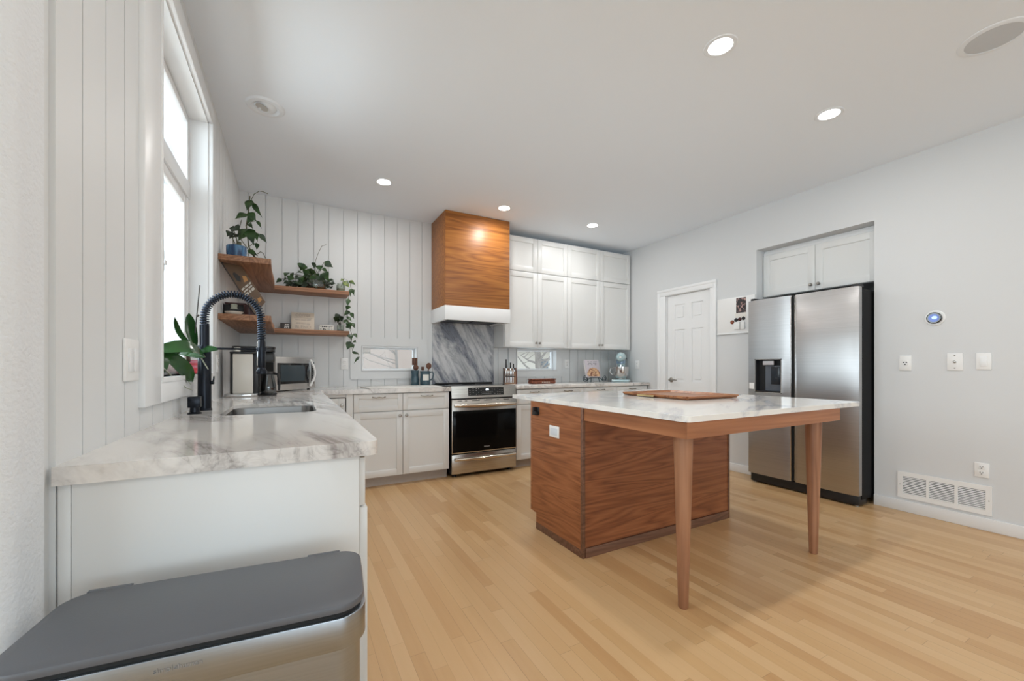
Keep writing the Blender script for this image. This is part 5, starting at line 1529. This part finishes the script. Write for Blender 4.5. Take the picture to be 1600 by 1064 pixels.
for z, w_ in ((0.107, 0.070), (0.098, 0.066), (0.072, 0.055), (0.062, 0.060)):
    m = MB(); m.box(-w_, -w_ * 0.35, -0.0009, 0.0005, z, z + 0.004); m.box(-w_ * 0.28, w_ * 0.4, -0.0009, 0.0005, z, z + 0.004); m.box(w_ * 0.48, w_, -0.0009, 0.0005, z, z + 0.004)
    o = m.build('faded_words', M['sign_ink'], None); o.parent = sb
on_sign(sb, 'lettering', 'BLEND', 0.040, 0.032, M['sign_ink'], 1.1)
t, sb = sign('block_sign', 0.232, 0.362, 4.36, 0.056, 'tiny cream block sign with two rows of dark letters', M['cream'], R(0))
m = MB()
rnd = random.Random(9)
for row, z in ((0, 0.036), (1, 0.012)):
    x = -0.056
    while x < 0.050:
        w_ = rnd.uniform(0.006, 0.012)
        m.box(x, x + w_ * 0.35, -0.001, 0.0005, z, z + 0.012); m.box(x, x + w_, -0.001, 0.0005, z + rnd.choice((0, 0.005, 0.009)), z + 0.003 + rnd.choice((0.004, 0.009)))
        x += w_ + (0.004 if rnd.random() < 0.8 else 0.016)
o = m.build('block_letters', M['ink'], None, 0); o.parent = sb
t = thing('tin_box', (-0.052, 4.385, SL1), 'small dark tin box with pale print beside the coffee sign', 'tin')
m = MB(); m.box(-0.098, -0.018, 4.355, 4.43, SL1, SL1 + 0.062, 0.004); m.build('tin_body', mat('charcoal_tin', (0.05, 0.045, 0.045), 0.4), t)
m = MB()
for k, (x, z, w_) in enumerate(((-0.060, 0.040, 0.012), (-0.042, 0.040, 0.014), (-0.064, 0.024, 0.018), (-0.040, 0.024, 0.014), (-0.066, 0.010, 0.012), (-0.050, 0.010, 0.008), (-0.036, 0.010, 0.010))):
    m.box(x, x + w_, 4.3542, 4.3555, SL1 + z, SL1 + z + 0.010)
m.build('pale_print', M['white_ink'], t, 0)

t = thing('white_saucer', (-0.345, 3.30, SL1), 'small white oval dish at the front of the lower shelf', 'dish')
m = MB(); m.lathe([(0, 0), (0.034, 0), (0.036, 0.004), (0.052, 0.016), (0.054, 0.020), (0.050, 0.019), (0.034, 0.007), (0, 0.006)], (-0.345, 3.302, SL1), 36); m.build('dish', M['cream'], t)
t = thing('patterned_jar', (-0.358, 3.39, SL1), 'small pale jar with a dark band behind the white dish', 'jar')
m = MB(); m.lathe([(0, 0), (0.022, 0), (0.026, 0.015), (0.024, 0.045), (0.018, 0.060), (0.021, 0.078), (0.016, 0.084), (0, 0.085)], (-0.355, 3.395, SL1), 28); m.build('jar_body', mat('sage_ceramic', (0.45, 0.47, 0.38), 0.35), t)
m = MB(); m.lathe([(0.0245, 0.030), (0.0262, 0.030), (0.0255, 0.048), (0.0240, 0.048)], (-0.355, 3.395, SL1), 28, closed=True); m.build('dark_band', M['ink'], t)
t = thing('dark_canister', (-0.38, 3.50, SL1), 'dark canister standing against the wall behind the patterned jar', 'canister')
m = MB(); m.box(-0.420, -0.285, 3.455, 3.56, SL1, SL1 + 0.090, 0.006); m.build('canister_body', M['black'], t)
m = MB(); m.box(-0.417, -0.288, 3.458, 3.557, SL1 + 0.0905, SL1 + 0.104, 0.004); m.build('canister_lid', M['maroon'], t)
t = thing('maroon_mug', (-0.262, 3.36, SL1), 'dark maroon mug behind the leaning plaque', 'mug')
m = MB(); m.lathe([(0, 0), (0.030, 0), (0.033, 0.004), (0.036, 0.080), (0.033, 0.080), (0.030, 0.007), (0, 0.006)], (-0.262, 3.372, SL1), 28); m.build('mug_body', M['maroon'], t)
m = MB(); m.tube([(-0.229, 3.372, SL1 + 0.062), (-0.212, 3.372, SL1 + 0.060), (-0.205, 3.372, SL1 + 0.042), (-0.212, 3.372, SL1 + 0.022), (-0.230, 3.372, SL1 + 0.020)], 0.004, 8); m.build('mug_handle', M['maroon'], t)

# plaque leaning into the corner between the two shelves
t = thing('leaning_plaque', (-0.17, 3.275, SL1), 'narrow brown plaque with white writing, leaning sideways against the wall between shelves', 'plaque')
bl = Vector((-0.222, 3.262, SL1 + 0.0015)); axis_ = (Vector((-0.412, 3.300, SU0 - 0.010)) - bl); Lp = axis_.length; axis_.normalize()
nrm_ = Vector((0.25, -1, 0.12)); nrm_ = (nrm_ - axis_ * nrm_.dot(axis_)).normalized(); wid_ = axis_.cross(nrm_).normalized()
if wid_.x < 0:
    wid_ = -wid_
PM = Matrix((( *wid_, 0), (*axis_, 0), (*nrm_, 0), (0, 0, 0, 1))).transposed(); PM.translation = bl
m = MB(); m.prism([(0, 0), (0.100, 0.058), (0.092, Lp - 0.055), (0.0, Lp)], 0, 0.010, 0.001, xf=PM); pb = m.build('plaque_board', M['plaque'], t)
m = MB(); m.prism([(-0.003, 0), (0.0, 0), (0.0, Lp), (-0.003, Lp)], -0.001, 0.011, xf=PM); m.build('dark_edge', M['ink'], t)
def on_plaque(poly, name, mt, d=0.0108):
    mm = MB(); mm.prism(poly, 0.0098, d, xf=PM); return mm.build(name, M[mt], pb, 0)
for v0, v1, cuts in ((0.176, 0.188, (0.0, 0.28, 0.36, 0.72, 0.80, 1.0)), (0.158, 0.168, (0.05, 0.5, 0.58, 0.95)), (0.132, 0.150, (0.0, 0.36, 0.46, 0.62, 0.70, 1.0))):
    for k in range(0, len(cuts), 2):
        u0, u1 = 0.012 + 0.074 * cuts[k], 0.012 + 0.074 * cuts[k + 1]
        on_plaque([(u0, v0 + 0.4 * (u0 - 0.012)), (u1, v0 + 0.4 * (u1 - 0.012)), (u1, v1 + 0.4 * (u1 - 0.012)), (u0, v1 + 0.4 * (u0 - 0.012))], 'white_writing', 'cream_ink')
on_plaque([(0.016, 0.250), (0.034, 0.235), (0.048, 0.270), (0.030, 0.310), (0.016, 0.300)], 'dark_motif', 'ink')
on_plaque([(0.052, 0.225), (0.078, 0.230), (0.082, 0.262), (0.060, 0.270)], 'amber_motif', 'gold')
on_plaque([(0.060, 0.066), (0.088, 0.078), (0.086, 0.100), (0.066, 0.096)], 'amber_motif', 'gold')

# ------------------------------------------------------------------ corner counter: coffee maker, microwave
t = thing('coffee_maker', (-0.27, 3.35, CT1), 'drip coffee maker with a pale side panel, black frame and glass carafe', 'coffee maker')
m = MB(); m.prism(rrect(-0.400, -0.205, 3.255, 3.50, 0.05, 6), CT1, CT1 + 0.022, 0.003); m.build('base_plate', M['steel_plain'], t)
m = MB(); m.box(-0.352, -0.236, 3.285, 3.47, CT1 + 0.0225, CT1 + 0.292, 0.006); m.build('water_tank_panel', M['offwhite'], t)
m = MB(); m.box(-0.368, -0.346, 3.300, 3.48, CT1 + 0.0225, CT1 + 0.300, 0.004); m.box(-0.238, -0.205, 3.300, 3.48, CT1 + 0.0225, CT1 + 0.300, 0.004); m.box(-0.368, -0.205, 3.280, 3.48, CT1 + 0.2925, CT1 + 0.306, 0.003); m.build('frame', M['black'], t)
m = MB(); m.prism(rrect(-0.350, -0.110, 3.300, 3.470, 0.03, 5), CT1 + 0.3065, CT1 + 0.335, 0.004); m.prism(rrect(-0.360, -0.105, 3.295, 3.475, 0.03, 5), CT1 + 0.330, CT1 + 0.345, 0.005); m.build('top_lid', M['black'], t)
m = MB(); m.lathe([(0, 0), (0.019, 0), (0.019, 0.026), (0, 0.027)], (-0.325, 3.283, CT1 + 0.3065), 20); m.build('cap', M['cream'], t)
m = MB(); m.box(-0.205, -0.112, 3.33, 3.46, CT1 + 0.235, CT1 + 0.306, 0.01); m.build('brew_basket', M['black'], t)
cp_ = (-0.150, 3.392, CT1)
m = MB(); m.lathe([(0, 0.0), (0.052, 0.0), (0.055, 0.012), (0.050, 0.016), (0, 0.016)], cp_, 32); m.build('hot_plate', M['black'], t)
m = MB(); m.lathe([(0, 0.0165), (0.046, 0.0165), (0.050, 0.03), (0.047, 0.075), (0.034, 0.135), (0.033, 0.150), (0.031, 0.150), (0.032, 0.135), (0.045, 0.074), (0.047, 0.032), (0.044, 0.0195), (0, 0.0195)], cp_, 32); cf = m.build('carafe', M['tealjar'], t)
m = MB(); m.lathe([(0, 0.149), (0.037, 0.149), (0.040, 0.156), (0.036, 0.170), (0, 0.172)], cp_, 28); m.build('carafe_collar', M['black'], cf)
m = MB(); m.tube([(cp_[0] + 0.030, cp_[1] - 0.018, CT1 + 0.157), (cp_[0] + 0.060, cp_[1] - 0.036, CT1 + 0.150), (cp_[0] + 0.070, cp_[1] - 0.042, CT1 + 0.10), (cp_[0] + 0.066, cp_[1] - 0.040, CT1 + 0.035)], [0.009, 0.010, 0.009, 0.007], 10); m.build('carafe_handle', M['black'], cf)

t = thing('microwave', (0.05, 4.05, CT1), 'stainless countertop microwave set across the corner', 'microwave')
ang = math.atan2(4.165 - 3.765, 0.215 + 0.115)
MW = Matrix.Translation((-0.118, 3.765, CT1 + 0.012)) @ Matrix.Rotation(ang, 4, 'Z')
w_, d_, h_ = 0.475, 0.30, 0.272
m = MB(); m.box(0.003, w_ - 0.003, 0.021, d_, 0, h_ - 0.002, 0.004, xf=MW); m.build('case', M['black'], t)
m = MB(); m.box(0, w_, 0, 0.020, -0.002, h_, 0.003, xf=MW); fc = m.build('front_panel', mat('microwave_steel', (0.55, 0.53, 0.51), 0.3, 1.0), t)
m = MB(); m.prism([(0.020, 0.048), (0.388, 0.048), (0.400, 0.140), (0.388, 0.222), (0.020, 0.222)], -0.004, 0.001, 0.001, axis='y', xf=MW); dw = m.build('door_window', M['blackglass'], fc)
m = MB(); m.prism([(0.050, 0.070), (0.330, 0.070), (0.340, 0.140), (0.330, 0.205), (0.050, 0.205)], -0.0048, -0.0035, axis='y', xf=MW); m.build('mesh_screen', mat('grey_mesh_screen', (0.045, 0.06, 0.07), 0.12), dw)
m = MB(); m.prism([(0.425, 0.040), (0.460, 0.040), (0.460, 0.232), (0.425, 0.232)], -0.003, 0.001, 0.001, axis='y', xf=MW); kp = m.build('keypad', M['blackglass'], fc)
m = MB()
for r_ in range(6):
    for c_ in range(2):
        m.box(0.430 + c_ * 0.014, 0.440 + c_ * 0.014, -0.0036, -0.002, 0.080 + r_ * 0.020, 0.088 + r_ * 0.020, xf=MW)
m.build('key_legends', M['grey_ink'], kp, 0)
m = MB(); m.box(0.432, 0.446, -0.0038, -0.002, 0.050, 0.060, xf=MW); m.build('start_button', M['white_ink'], kp, 0)
pts = []
for k in range(13):
    s = k / 12
    pts.append(MW @ Vector((0.396 + 0.030 * math.sin(PI * s), -0.010 - 0.026 * math.sin(PI * s), 0.020 + 0.235 * s)))
m = MB(); m.tube(pts, 0.010, 12); m.build('handle', M['white'], fc)
for a, b in ((0.04, 0.04), (w_ - 0.04, 0.04), (0.04, d_ - 0.04), (w_ - 0.04, d_ - 0.04)):
    p = MW @ Vector((a, b, 0)); m = MB(); m.cyl((p.x, p.y, CT1), (p.x, p.y, CT1 + 0.013), 0.012, n=12); m.build('foot', M['black'], t)

# ------------------------------------------------------------------ back counter objects
m = MB(); m.prism([(0.62, 3.895), (1.312, 3.895), (1.312, 4.24), (0.592, 4.24)], CT1 + 0.0005, CT1 + 0.009, 0.001)
tag(m.build('pastry_board', M['pastry'], None), 'thin pale pastry board lying flat on the worktop under the slot window', 'board')
t = thing('utensil_jug', (1.236, 4.27, CT1), 'blue stoneware jug with a white label, holding wooden utensils', 'jug')
jx, jy = 1.262, 4.305
m = MB(); m.lathe([(0, 0), (0.050, 0), (0.053, 0.006), (0.054, 0.05), (0.050, 0.11), (0.053, 0.150), (0.056, 0.158), (0.052, 0.158), (0.047, 0.11), (0.050, 0.05), (0.048, 0.010), (0, 0.008)], (jx, jy, CT1), 36); m.build('jug_body', M['teal'], t)
m = MB(); m.tube([(jx + 0.046, jy - 0.018, CT1 + 0.142), (jx + 0.074, jy - 0.026, CT1 + 0.150), (jx + 0.084, jy - 0.030, CT1 + 0.120), (jx + 0.076, jy - 0.027, CT1 + 0.080), (jx + 0.052, jy - 0.018, CT1 + 0.058)], 0.007, 10); m.build('jug_handle', M['teal'], t)
lb = MB()
pa = []
for k in range(9):
    a = R(-132 + 70 * k / 8)
    pa.append((jx + 0.0550 * math.cos(a), jy + 0.0550 * math.sin(a)))
pb_ = [(jx + 0.0495 * math.cos(R(-132 + 70 * k / 8)), jy + 0.0495 * math.sin(R(-132 + 70 * k / 8))) for k in range(9)]
lb.prism(pa + pb_[::-1], CT1 + 0.058, CT1 + 0.122); lo_ = lb.build('label', M['cream'], t)
t = thing('stoneware_bottle', (1.135, 4.33, CT1), 'plain tall blue stoneware vessel beside the labelled jug', 'vessel')
bx_, by_ = 1.168, 4.370
m = MB(); m.lathe([(0, 0), (0.042, 0), (0.045, 0.006), (0.044, 0.06), (0.038, 0.11), (0.042, 0.160), (0.045, 0.166), (0.041, 0.166), (0.034, 0.11), (0.038, 0.06), (0.036, 0.010), (0, 0.008)], (bx_, by_, CT1), 32); m.build('vessel_body', M['teal'], t)
def spoon(name, base, tip, head, label, kind):
    t_ = thing(name, base, label, 'utensil')
    m_ = MB(); m_.tube([base, tip], [0.0045, 0.0055], 8); m_.build('handle', M['spoon'], t_)
    m_ = MB()
    T = Vector(tip)
    if kind == 'spoon':
        m_.ball((T.x, T.y, T.z + head[1] * 0.8), head[0], 0.007, head[1], 12)
    else:
        m_.box(T.x - head[0], T.x + head[0], T.y - 0.004, T.y + 0.004, T.z - 0.005, T.z + head[1], 0.003)
    m_.build('head', M['spoon'], t_)
spoon('wooden_spatula', (bx_ + 0.005, by_, CT1 + 0.012), (bx_ - 0.004, by_ - 0.01, CT1 + 0.225), (0.030, 0.075), 'dark wooden spatula with a square head, tallest of the utensils', 's')
spoon('wooden_spoon', (bx_ - 0.008, by_ - 0.010, CT1 + 0.012), (bx_ + 0.002, by_ - 0.030, CT1 + 0.170), (0.029, 0.032), 'dark round wooden spoon in front of the spatula', 'spoon')
spoon('wooden_spoon', (jx - 0.010, jy, CT1 + 0.012), (jx + 0.036, jy - 0.015, CT1 + 0.185), (0.030, 0.034), 'dark round wooden spoon in the labelled jug, beside the marble slab', 'spoon')
spoon('wooden_paddle', (jx + 0.010, jy + 0.006, CT1 + 0.012), (jx - 0.024, jy + 0.012, CT1 + 0.170), (0.016, 0.035), 'small reddish wooden paddle in the labelled jug', 's')

t = thing('knife_block', (2.262, 4.26, CT1), 'dark knife block with a row of steak knives between range and slot window', 'knife block')
KB = Matrix.Translation((2.275, 4.26, CT1)) @ Matrix.Rotation(R(-24), 4, 'Z') @ Matrix.Diagonal((0.92, 1, 1, 1))
m = MB(); m.prism([(-0.060, 0.0), (0.060, 0.0), (0.060, 0.185), (-0.060, 0.140)], -0.070, 0.070, 0.002, axis='x', xf=KB); m.build('block', M['knifewood'], t)
for s in (-1, 1):
    m = MB(); a, b = sorted((s * 0.0705, s * 0.088)); m.prism([(-0.062, 0.0), (0.062, 0.0), (0.062, 0.190), (-0.062, 0.155)], a, b, 0.002, axis='x', xf=KB); m.build('side_cheek', mat('dark_block_side', (0.045, 0.02, 0.014), 0.4) if s < 0 else mat('red_block_side', (0.13, 0.045, 0.025), 0.4), t)
m = MB(); m.box(-0.066, 0.066, -0.066, -0.059, 0.085, 0.094, xf=KB); m.build('slot_ledge', M['black'], t)
def knife(x, y, z0, L, lean, label, r=0.009):
    t_ = thing('kitchen_knife', KB @ Vector((x, y, z0)), label, 'knife')
    m_ = MB(); m_.box(x - r, x + r, y - 0.008, y + 0.008, z0 + 0.018, z0 + L, 0.004, xf=KB @ Matrix.Translation((0, 0, 0))); m_.build('handle', M['black'], t_)
    m_ = MB(); m_.box(x - r * 0.9, x + r * 0.9, y - 0.005, y + 0.005, z0 - 0.02, z0 + 0.020, 0.001, xf=KB); m_.build('bolster', M['steel_plain'], t_)
knife(-0.048, 0.005, 0.168, 0.125, 0, 'black handled kitchen knife standing highest in the block')
knife(0.008, 0.000, 0.166, 0.088, 0, 'black handled kitchen knife in the middle of the block')
knife(0.046, 0.005, 0.168, 0.072, 0, 'black handled kitchen knife at the slot window side of the block')
knife(0.056, -0.040, 0.152, 0.040, 0, 'short black knife handle at the red side of the block', 0.008)
for k in range(6):
    x = -0.056 + k * 0.0185
    t_ = thing('steak_knife', KB @ Vector((x, -0.068, 0.05)), 'slim steak knife in the front row of the knife block', 'knife', 'steak knives in the block')
    m_ = MB(); m_.box(x - 0.0055, x + 0.0055, -0.078, -0.0665, 0.095, 0.160, 0.002, xf=KB); m_.build('handle', M['steel_plain'], t_)
    m_ = MB(); m_.box(x - 0.004, x + 0.004, -0.069, -0.0665, 0.018, 0.084, xf=KB); m_.build('blade', M['steel_plain'], t_)

t = thing('oblong_box', (2.62, 4.10, CT1), 'long low red brown box on the worktop under the slot window', 'box')
m = MB(); m.box(2.462, 2.792, 4.05, 4.16, CT1, CT1 + 0.046, 0.014, 3); m.build('box_body', M['redwood'], t)
m = MB(); m.box(2.458, 2.796, 4.046, 4.164, CT1 + 0.0465, CT1 + 0.062, 0.006); m.build('box_lid', M['redwood'], t)
m = MB()
for k in range(5):
    m.box(2.592 + k * 0.024, 2.606 + k * 0.024, 4.0485, 4.052, CT1 + 0.014, CT1 + 0.026)
m.build('pale_marks', M['sign_ink'], t, 0)

# cookbook on a scrolled iron stand
t = thing('cookbook_stand', (3.49, 4.2, CT1), 'black wrought iron stand with scrolled feet holding the cookbook', 'stand')
def scroll(cx_, s):
    pts = []
    for k in range(40):
        a = 2 * PI * 1.75 * k / 39
        r_ = 0.008 + 0.034 * k / 39
        pts.append((cx_ + s * r_ * math.cos(a + PI), 4.175, CT1 + 0.0465 + r_ * math.sin(a + PI) * 0.98))
    return pts
m = MB(); m.tube(scroll(3.338, -1), 0.0045, 8); m.build('scroll', M['iron'], t)
m = MB(); m.tube(scroll(3.648, 1), 0.0045, 8); m.build('scroll', M['iron'], t)
m = MB()
m.tube([(3.365, 4.175, CT1 + 0.022), (3.395, 4.175, CT1 + 0.050), (3.430, 4.175, CT1 + 0.060), (3.560, 4.175, CT1 + 0.060), (3.592, 4.175, CT1 + 0.050), (3.622, 4.175, CT1 + 0.022)], 0.0045, 8)
m.tube([(3.432, 4.175, CT1 + 0.058), (3.420, 4.165, CT1 + 0.004)], 0.005, 8)
m.tube([(3.556, 4.175, CT1 + 0.058), (3.566, 4.165, CT1 + 0.004)], 0.005, 8)
m.tube([(3.494, 4.175, CT1 + 0.060), (3.494, 4.255, CT1 + 0.060), (3.494, 4.30, CT1 + 0.21), (3.494, 4.33, CT1 + 0.005)], 0.0045, 8)
m.build('frame', M['iron'], t)
t = thing('cookbook', (3.494, 4.19, CT1 + 0.066), 'lilac cookbook with a picture of baked buns on an iron stand', 'book')
BK = Matrix.Translation((3.494, 4.190, CT1 + 0.0665)) @ Matrix.Rotation(R(-14), 4, 'X')
m = MB(); m.box(-0.118, 0.118, 0.0, 0.004, 0, 0.235, 0.001, xf=BK); cv = m.build('cover', M['bookcover'], t)
m = MB(); m.box(-0.112, 0.114, 0.0045, 0.026, 0.004, 0.231, xf=BK); m.build('pages', M['paper'], t)
m = MB(); m.box(-0.118, 0.118, 0.0265, 0.0305, 0, 0.235, 0.001, xf=BK); m.build('back_cover', M['bookcover'], t)
m = MB(); m.prism([(-0.085, 0.010), (0.100, 0.010), (0.108, 0.060), (0.088, 0.095), (0.055, 0.122), (0.0, 0.130), (-0.055, 0.118), (-0.095, 0.070), (-0.108, 0.035)], -0.0012, 0.0005, axis='y', xf=BK); m.build('cover_picture', M['food'], cv, 0)
m = MB()
for zz, xs in ((0.205, (-0.07, -0.02, 0.03, 0.06)), (0.185, (-0.06, -0.03, 0.02, 0.05)), (0.165, (-0.075, -0.02, 0.045))):
    for x in xs:
        m.box(x, x + 0.024, -0.001, 0.0005, zz, zz + 0.009, xf=BK)
m.build('title_marks', M['grey_ink'], cv, 0)

# stand mixer, seen from its front end
t = thing('stand_mixer', (3.90, 4.27, CT1), 'pale blue stand mixer with a steel bowl in the corner', 'mixer')
mx_, my_ = 3.905, 4.22
m = MB(); m.prism([(mx_ - 0.110, my_ - 0.12), (mx_ + 0.110, my_ - 0.12), (mx_ + 0.128, my_ - 0.06), (mx_ + 0.10, my_ + 0.10), (mx_ + 0.07, my_ + 0.22), (mx_ - 0.07, my_ + 0.22), (mx_ - 0.10, my_ + 0.10), (mx_ - 0.128, my_ - 0.06)], CT1 + 0.002, CT1 + 0.030, 0.008, 3); m.build('base', M['mixer'], t)
m = MB(); m.tube([(mx_, my_ + 0.17, CT1 + 0.026), (mx_, my_ + 0.175, CT1 + 0.12), (mx_, my_ + 0.165, CT1 + 0.20), (mx_, my_ + 0.155, CT1 + 0.27)], [0.062, 0.050, 0.048, 0.055], 24); m.build('column', M['mixer'], t)
hd = MB()
hd.tube([(mx_, my_ - 0.135, CT1 + 0.330), (mx_, my_ - 0.125, CT1 + 0.331), (mx_, my_ - 0.08, CT1 + 0.332), (mx_, my_ + 0.03, CT1 + 0.334), (mx_, my_ + 0.14, CT1 + 0.332), (mx_, my_ + 0.20, CT1 + 0.328), (mx_, my_ + 0.225, CT1 + 0.326)], [0.030, 0.046, 0.064, 0.072, 0.070, 0.055, 0.020], 28)
hd.tube([(mx_, my_ - 0.03, CT1 + 0.300), (mx_, my_ - 0.03, CT1 + 0.232)], [0.060, 0.046], 24)
h_o = hd.build('head', M['mixer'], t)
m = MB(); m.tube([(mx_, my_ - 0.142, CT1 + 0.330), (mx_, my_ - 0.130, CT1 + 0.330)], [0.014, 0.017], 20); m.build('hub_cap', M['nickel'], h_o)
m = MB(); m.lathe([(0.0465, 0.0), (0.056, 0.0), (0.060, 0.045), (0.054, 0.045)], (mx_, my_ - 0.03, CT1 + 0.246), 28, closed=True); m.build('trim_band', mat('blue_steel_band', (0.30, 0.42, 0.55), 0.2, 0.9), h_o)
m = MB(); m.tube([(mx_, my_ - 0.03, CT1 + 0.234), (mx_, my_ - 0.03, CT1 + 0.14)], 0.010, 10); m.ball((mx_, my_ - 0.03, CT1 + 0.11), 0.042, 0.010, 0.045, 10); m.build('beater', M['chrome'], t)
m = MB(); m.lathe([(0, 0.0), (0.050, 0.0), (0.055, 0.010), (0.052, 0.016), (0.075, 0.030), (0.096, 0.065), (0.105, 0.115), (0.107, 0.170), (0.110, 0.172), (0.110, 0.175), (0.104, 0.173), (0.102, 0.115), (0.093, 0.068), (0.072, 0.034), (0, 0.030)], (mx_, my_ - 0.03, CT1 + 0.030), 44); bw = m.build('bowl', M['steel_plain'], t)
m = MB(); m.tube([(mx_ - 0.104, my_ - 0.045, CT1 + 0.185), (mx_ - 0.135, my_ - 0.055, CT1 + 0.180), (mx_ - 0.142, my_ - 0.058, CT1 + 0.140), (mx_ - 0.128, my_ - 0.052, CT1 + 0.110), (mx_ - 0.098, my_ - 0.042, CT1 + 0.098)], 0.006, 10); m.build('bowl_handle', M['steel_plain'], bw)
m = MB(); m.tube([(mx_ + 0.045, my_ + 0.03, CT1 + 0.318), (mx_ + 0.078, my_ + 0.03, CT1 + 0.318)], [0.010, 0.012], 12); m.build('speed_knob', M['black'], h_o)
t.location = (3.985, 4.22, CT1); t.rotation_euler = (0, 0, R(-46))

# ------------------------------------------------------------------ orchid on the sill
t = thing('orchid', (-0.475, 2.52, 1.082), 'leafy orchid without flowers sprawling from the sink window sill', 'plant')
po = (-0.468, 2.630, 1.0825)
m = MB(); m.lathe([(0, 0), (0.030, 0), (0.034, 0.004), (0.040, 0.066), (0.043, 0.070), (0.040, 0.072), (0.036, 0.066), (0.031, 0.006), (0, 0.005)], po, 28); m.build('pot', M['pinkpot'], t)
m = MB(); m.lathe([(0, 0.055), (0.034, 0.055), (0.020, 0.066), (0, 0.068)], po, 16); m.build('bark_mix', M['soil'], t)
cr = Vector((-0.440, 2.45, 1.185))
m = MB()
up_ = Vector((0.25, -0.85, 0.50))
m.leaf((-0.470, 2.36, 1.180), (-0.345, 2.262, 1.160), 0.058, 'strap', 0.10, 0.16, Vector((0.2, -0.75, 0.65)))
m.leaf((-0.486, 2.14, 1.186), (-0.345, 2.285, 1.163), 0.072, 'strap', 0.22, 0.16, Vector((0.2, -0.75, 0.65)))
m.leaf((-0.440, 2.42, 1.190), (-0.296, 2.255, 1.196), 0.056, 'strap', 0.03, 0.10, up_)
m.leaf((-0.400, 2.36, 1.215), (-0.425, 2.39, 1.372), 0.052, 'strap', -0.05, 0.3, Vector((0.7, -0.7, 0.1)))
m.leaf((-0.405, 2.36, 1.212), (-0.468, 2.34, 1.345), 0.026, 'strap', -0.20, 0.3, Vector((0.7, -0.7, 0.1)))
m.leaf((-0.470, 2.16, 1.182), (-0.483, 2.13, 1.084), 0.058, 'strap', 0.05, 0.2, Vector((0.75, -0.65, 0.1)))
m.leaf((-0.470, 2.18, 1.180), (-0.392, 2.285, 1.052), 0.064, 'strap', 0.12, 0.2, Vector((0.6, -0.75, 0.2)))
m.build('leaves', M['orchid'], t, 60)
m = MB()
m.tube([(po[0], po[1], po[2] + 0.055), (-0.455, 2.54, 1.17), cr, (-0.455, 2.40, 1.188), (-0.420, 2.37, 1.205), (-0.400, 2.36, 1.226)], [0.009, 0.009, 0.009, 0.008, 0.007, 0.006], 8)
m.tube([cr, (-0.470, 2.30, 1.19), (-0.478, 2.165, 1.186)], [0.008, 0.007, 0.006], 8)
m.build('stem', M['stem'], t)
m = MB()
m.tube([(-0.445, 2.20, 1.175), (-0.418, 2.235, 1.13), (-0.412, 2.26, 1.07), (-0.398, 2.275, 1.040)], [0.0028, 0.0028, 0.0024, 0.0018], 6)
m.tube([(-0.468, 2.14, 1.12), (-0.43, 2.17, 1.065), (-0.405, 2.225, 1.028), (-0.39, 2.27, 1.015)], [0.0028, 0.0028, 0.0024, 0.0016], 6)
m.tube([(-0.385, 2.33, 1.178), (-0.362, 2.30, 1.155), (-0.350, 2.30, 1.130), (-0.338, 2.295, 1.108)], [0.003, 0.003, 0.0028, 0.002], 6)
m.build('aerial_roots', M['root'], t)
m = MB(); m.tube([(-0.408, 2.385, 1.20), (-0.385, 2.395, 1.505)], [0.0026, 0.0024], 8); m.tube([(-0.396, 2.390, 1.358), (-0.388, 2.385, 1.362)], 0.005, 8); m.build('flower_stake', mat('dark_stake', (0.05, 0.045, 0.04), 0.5), t)
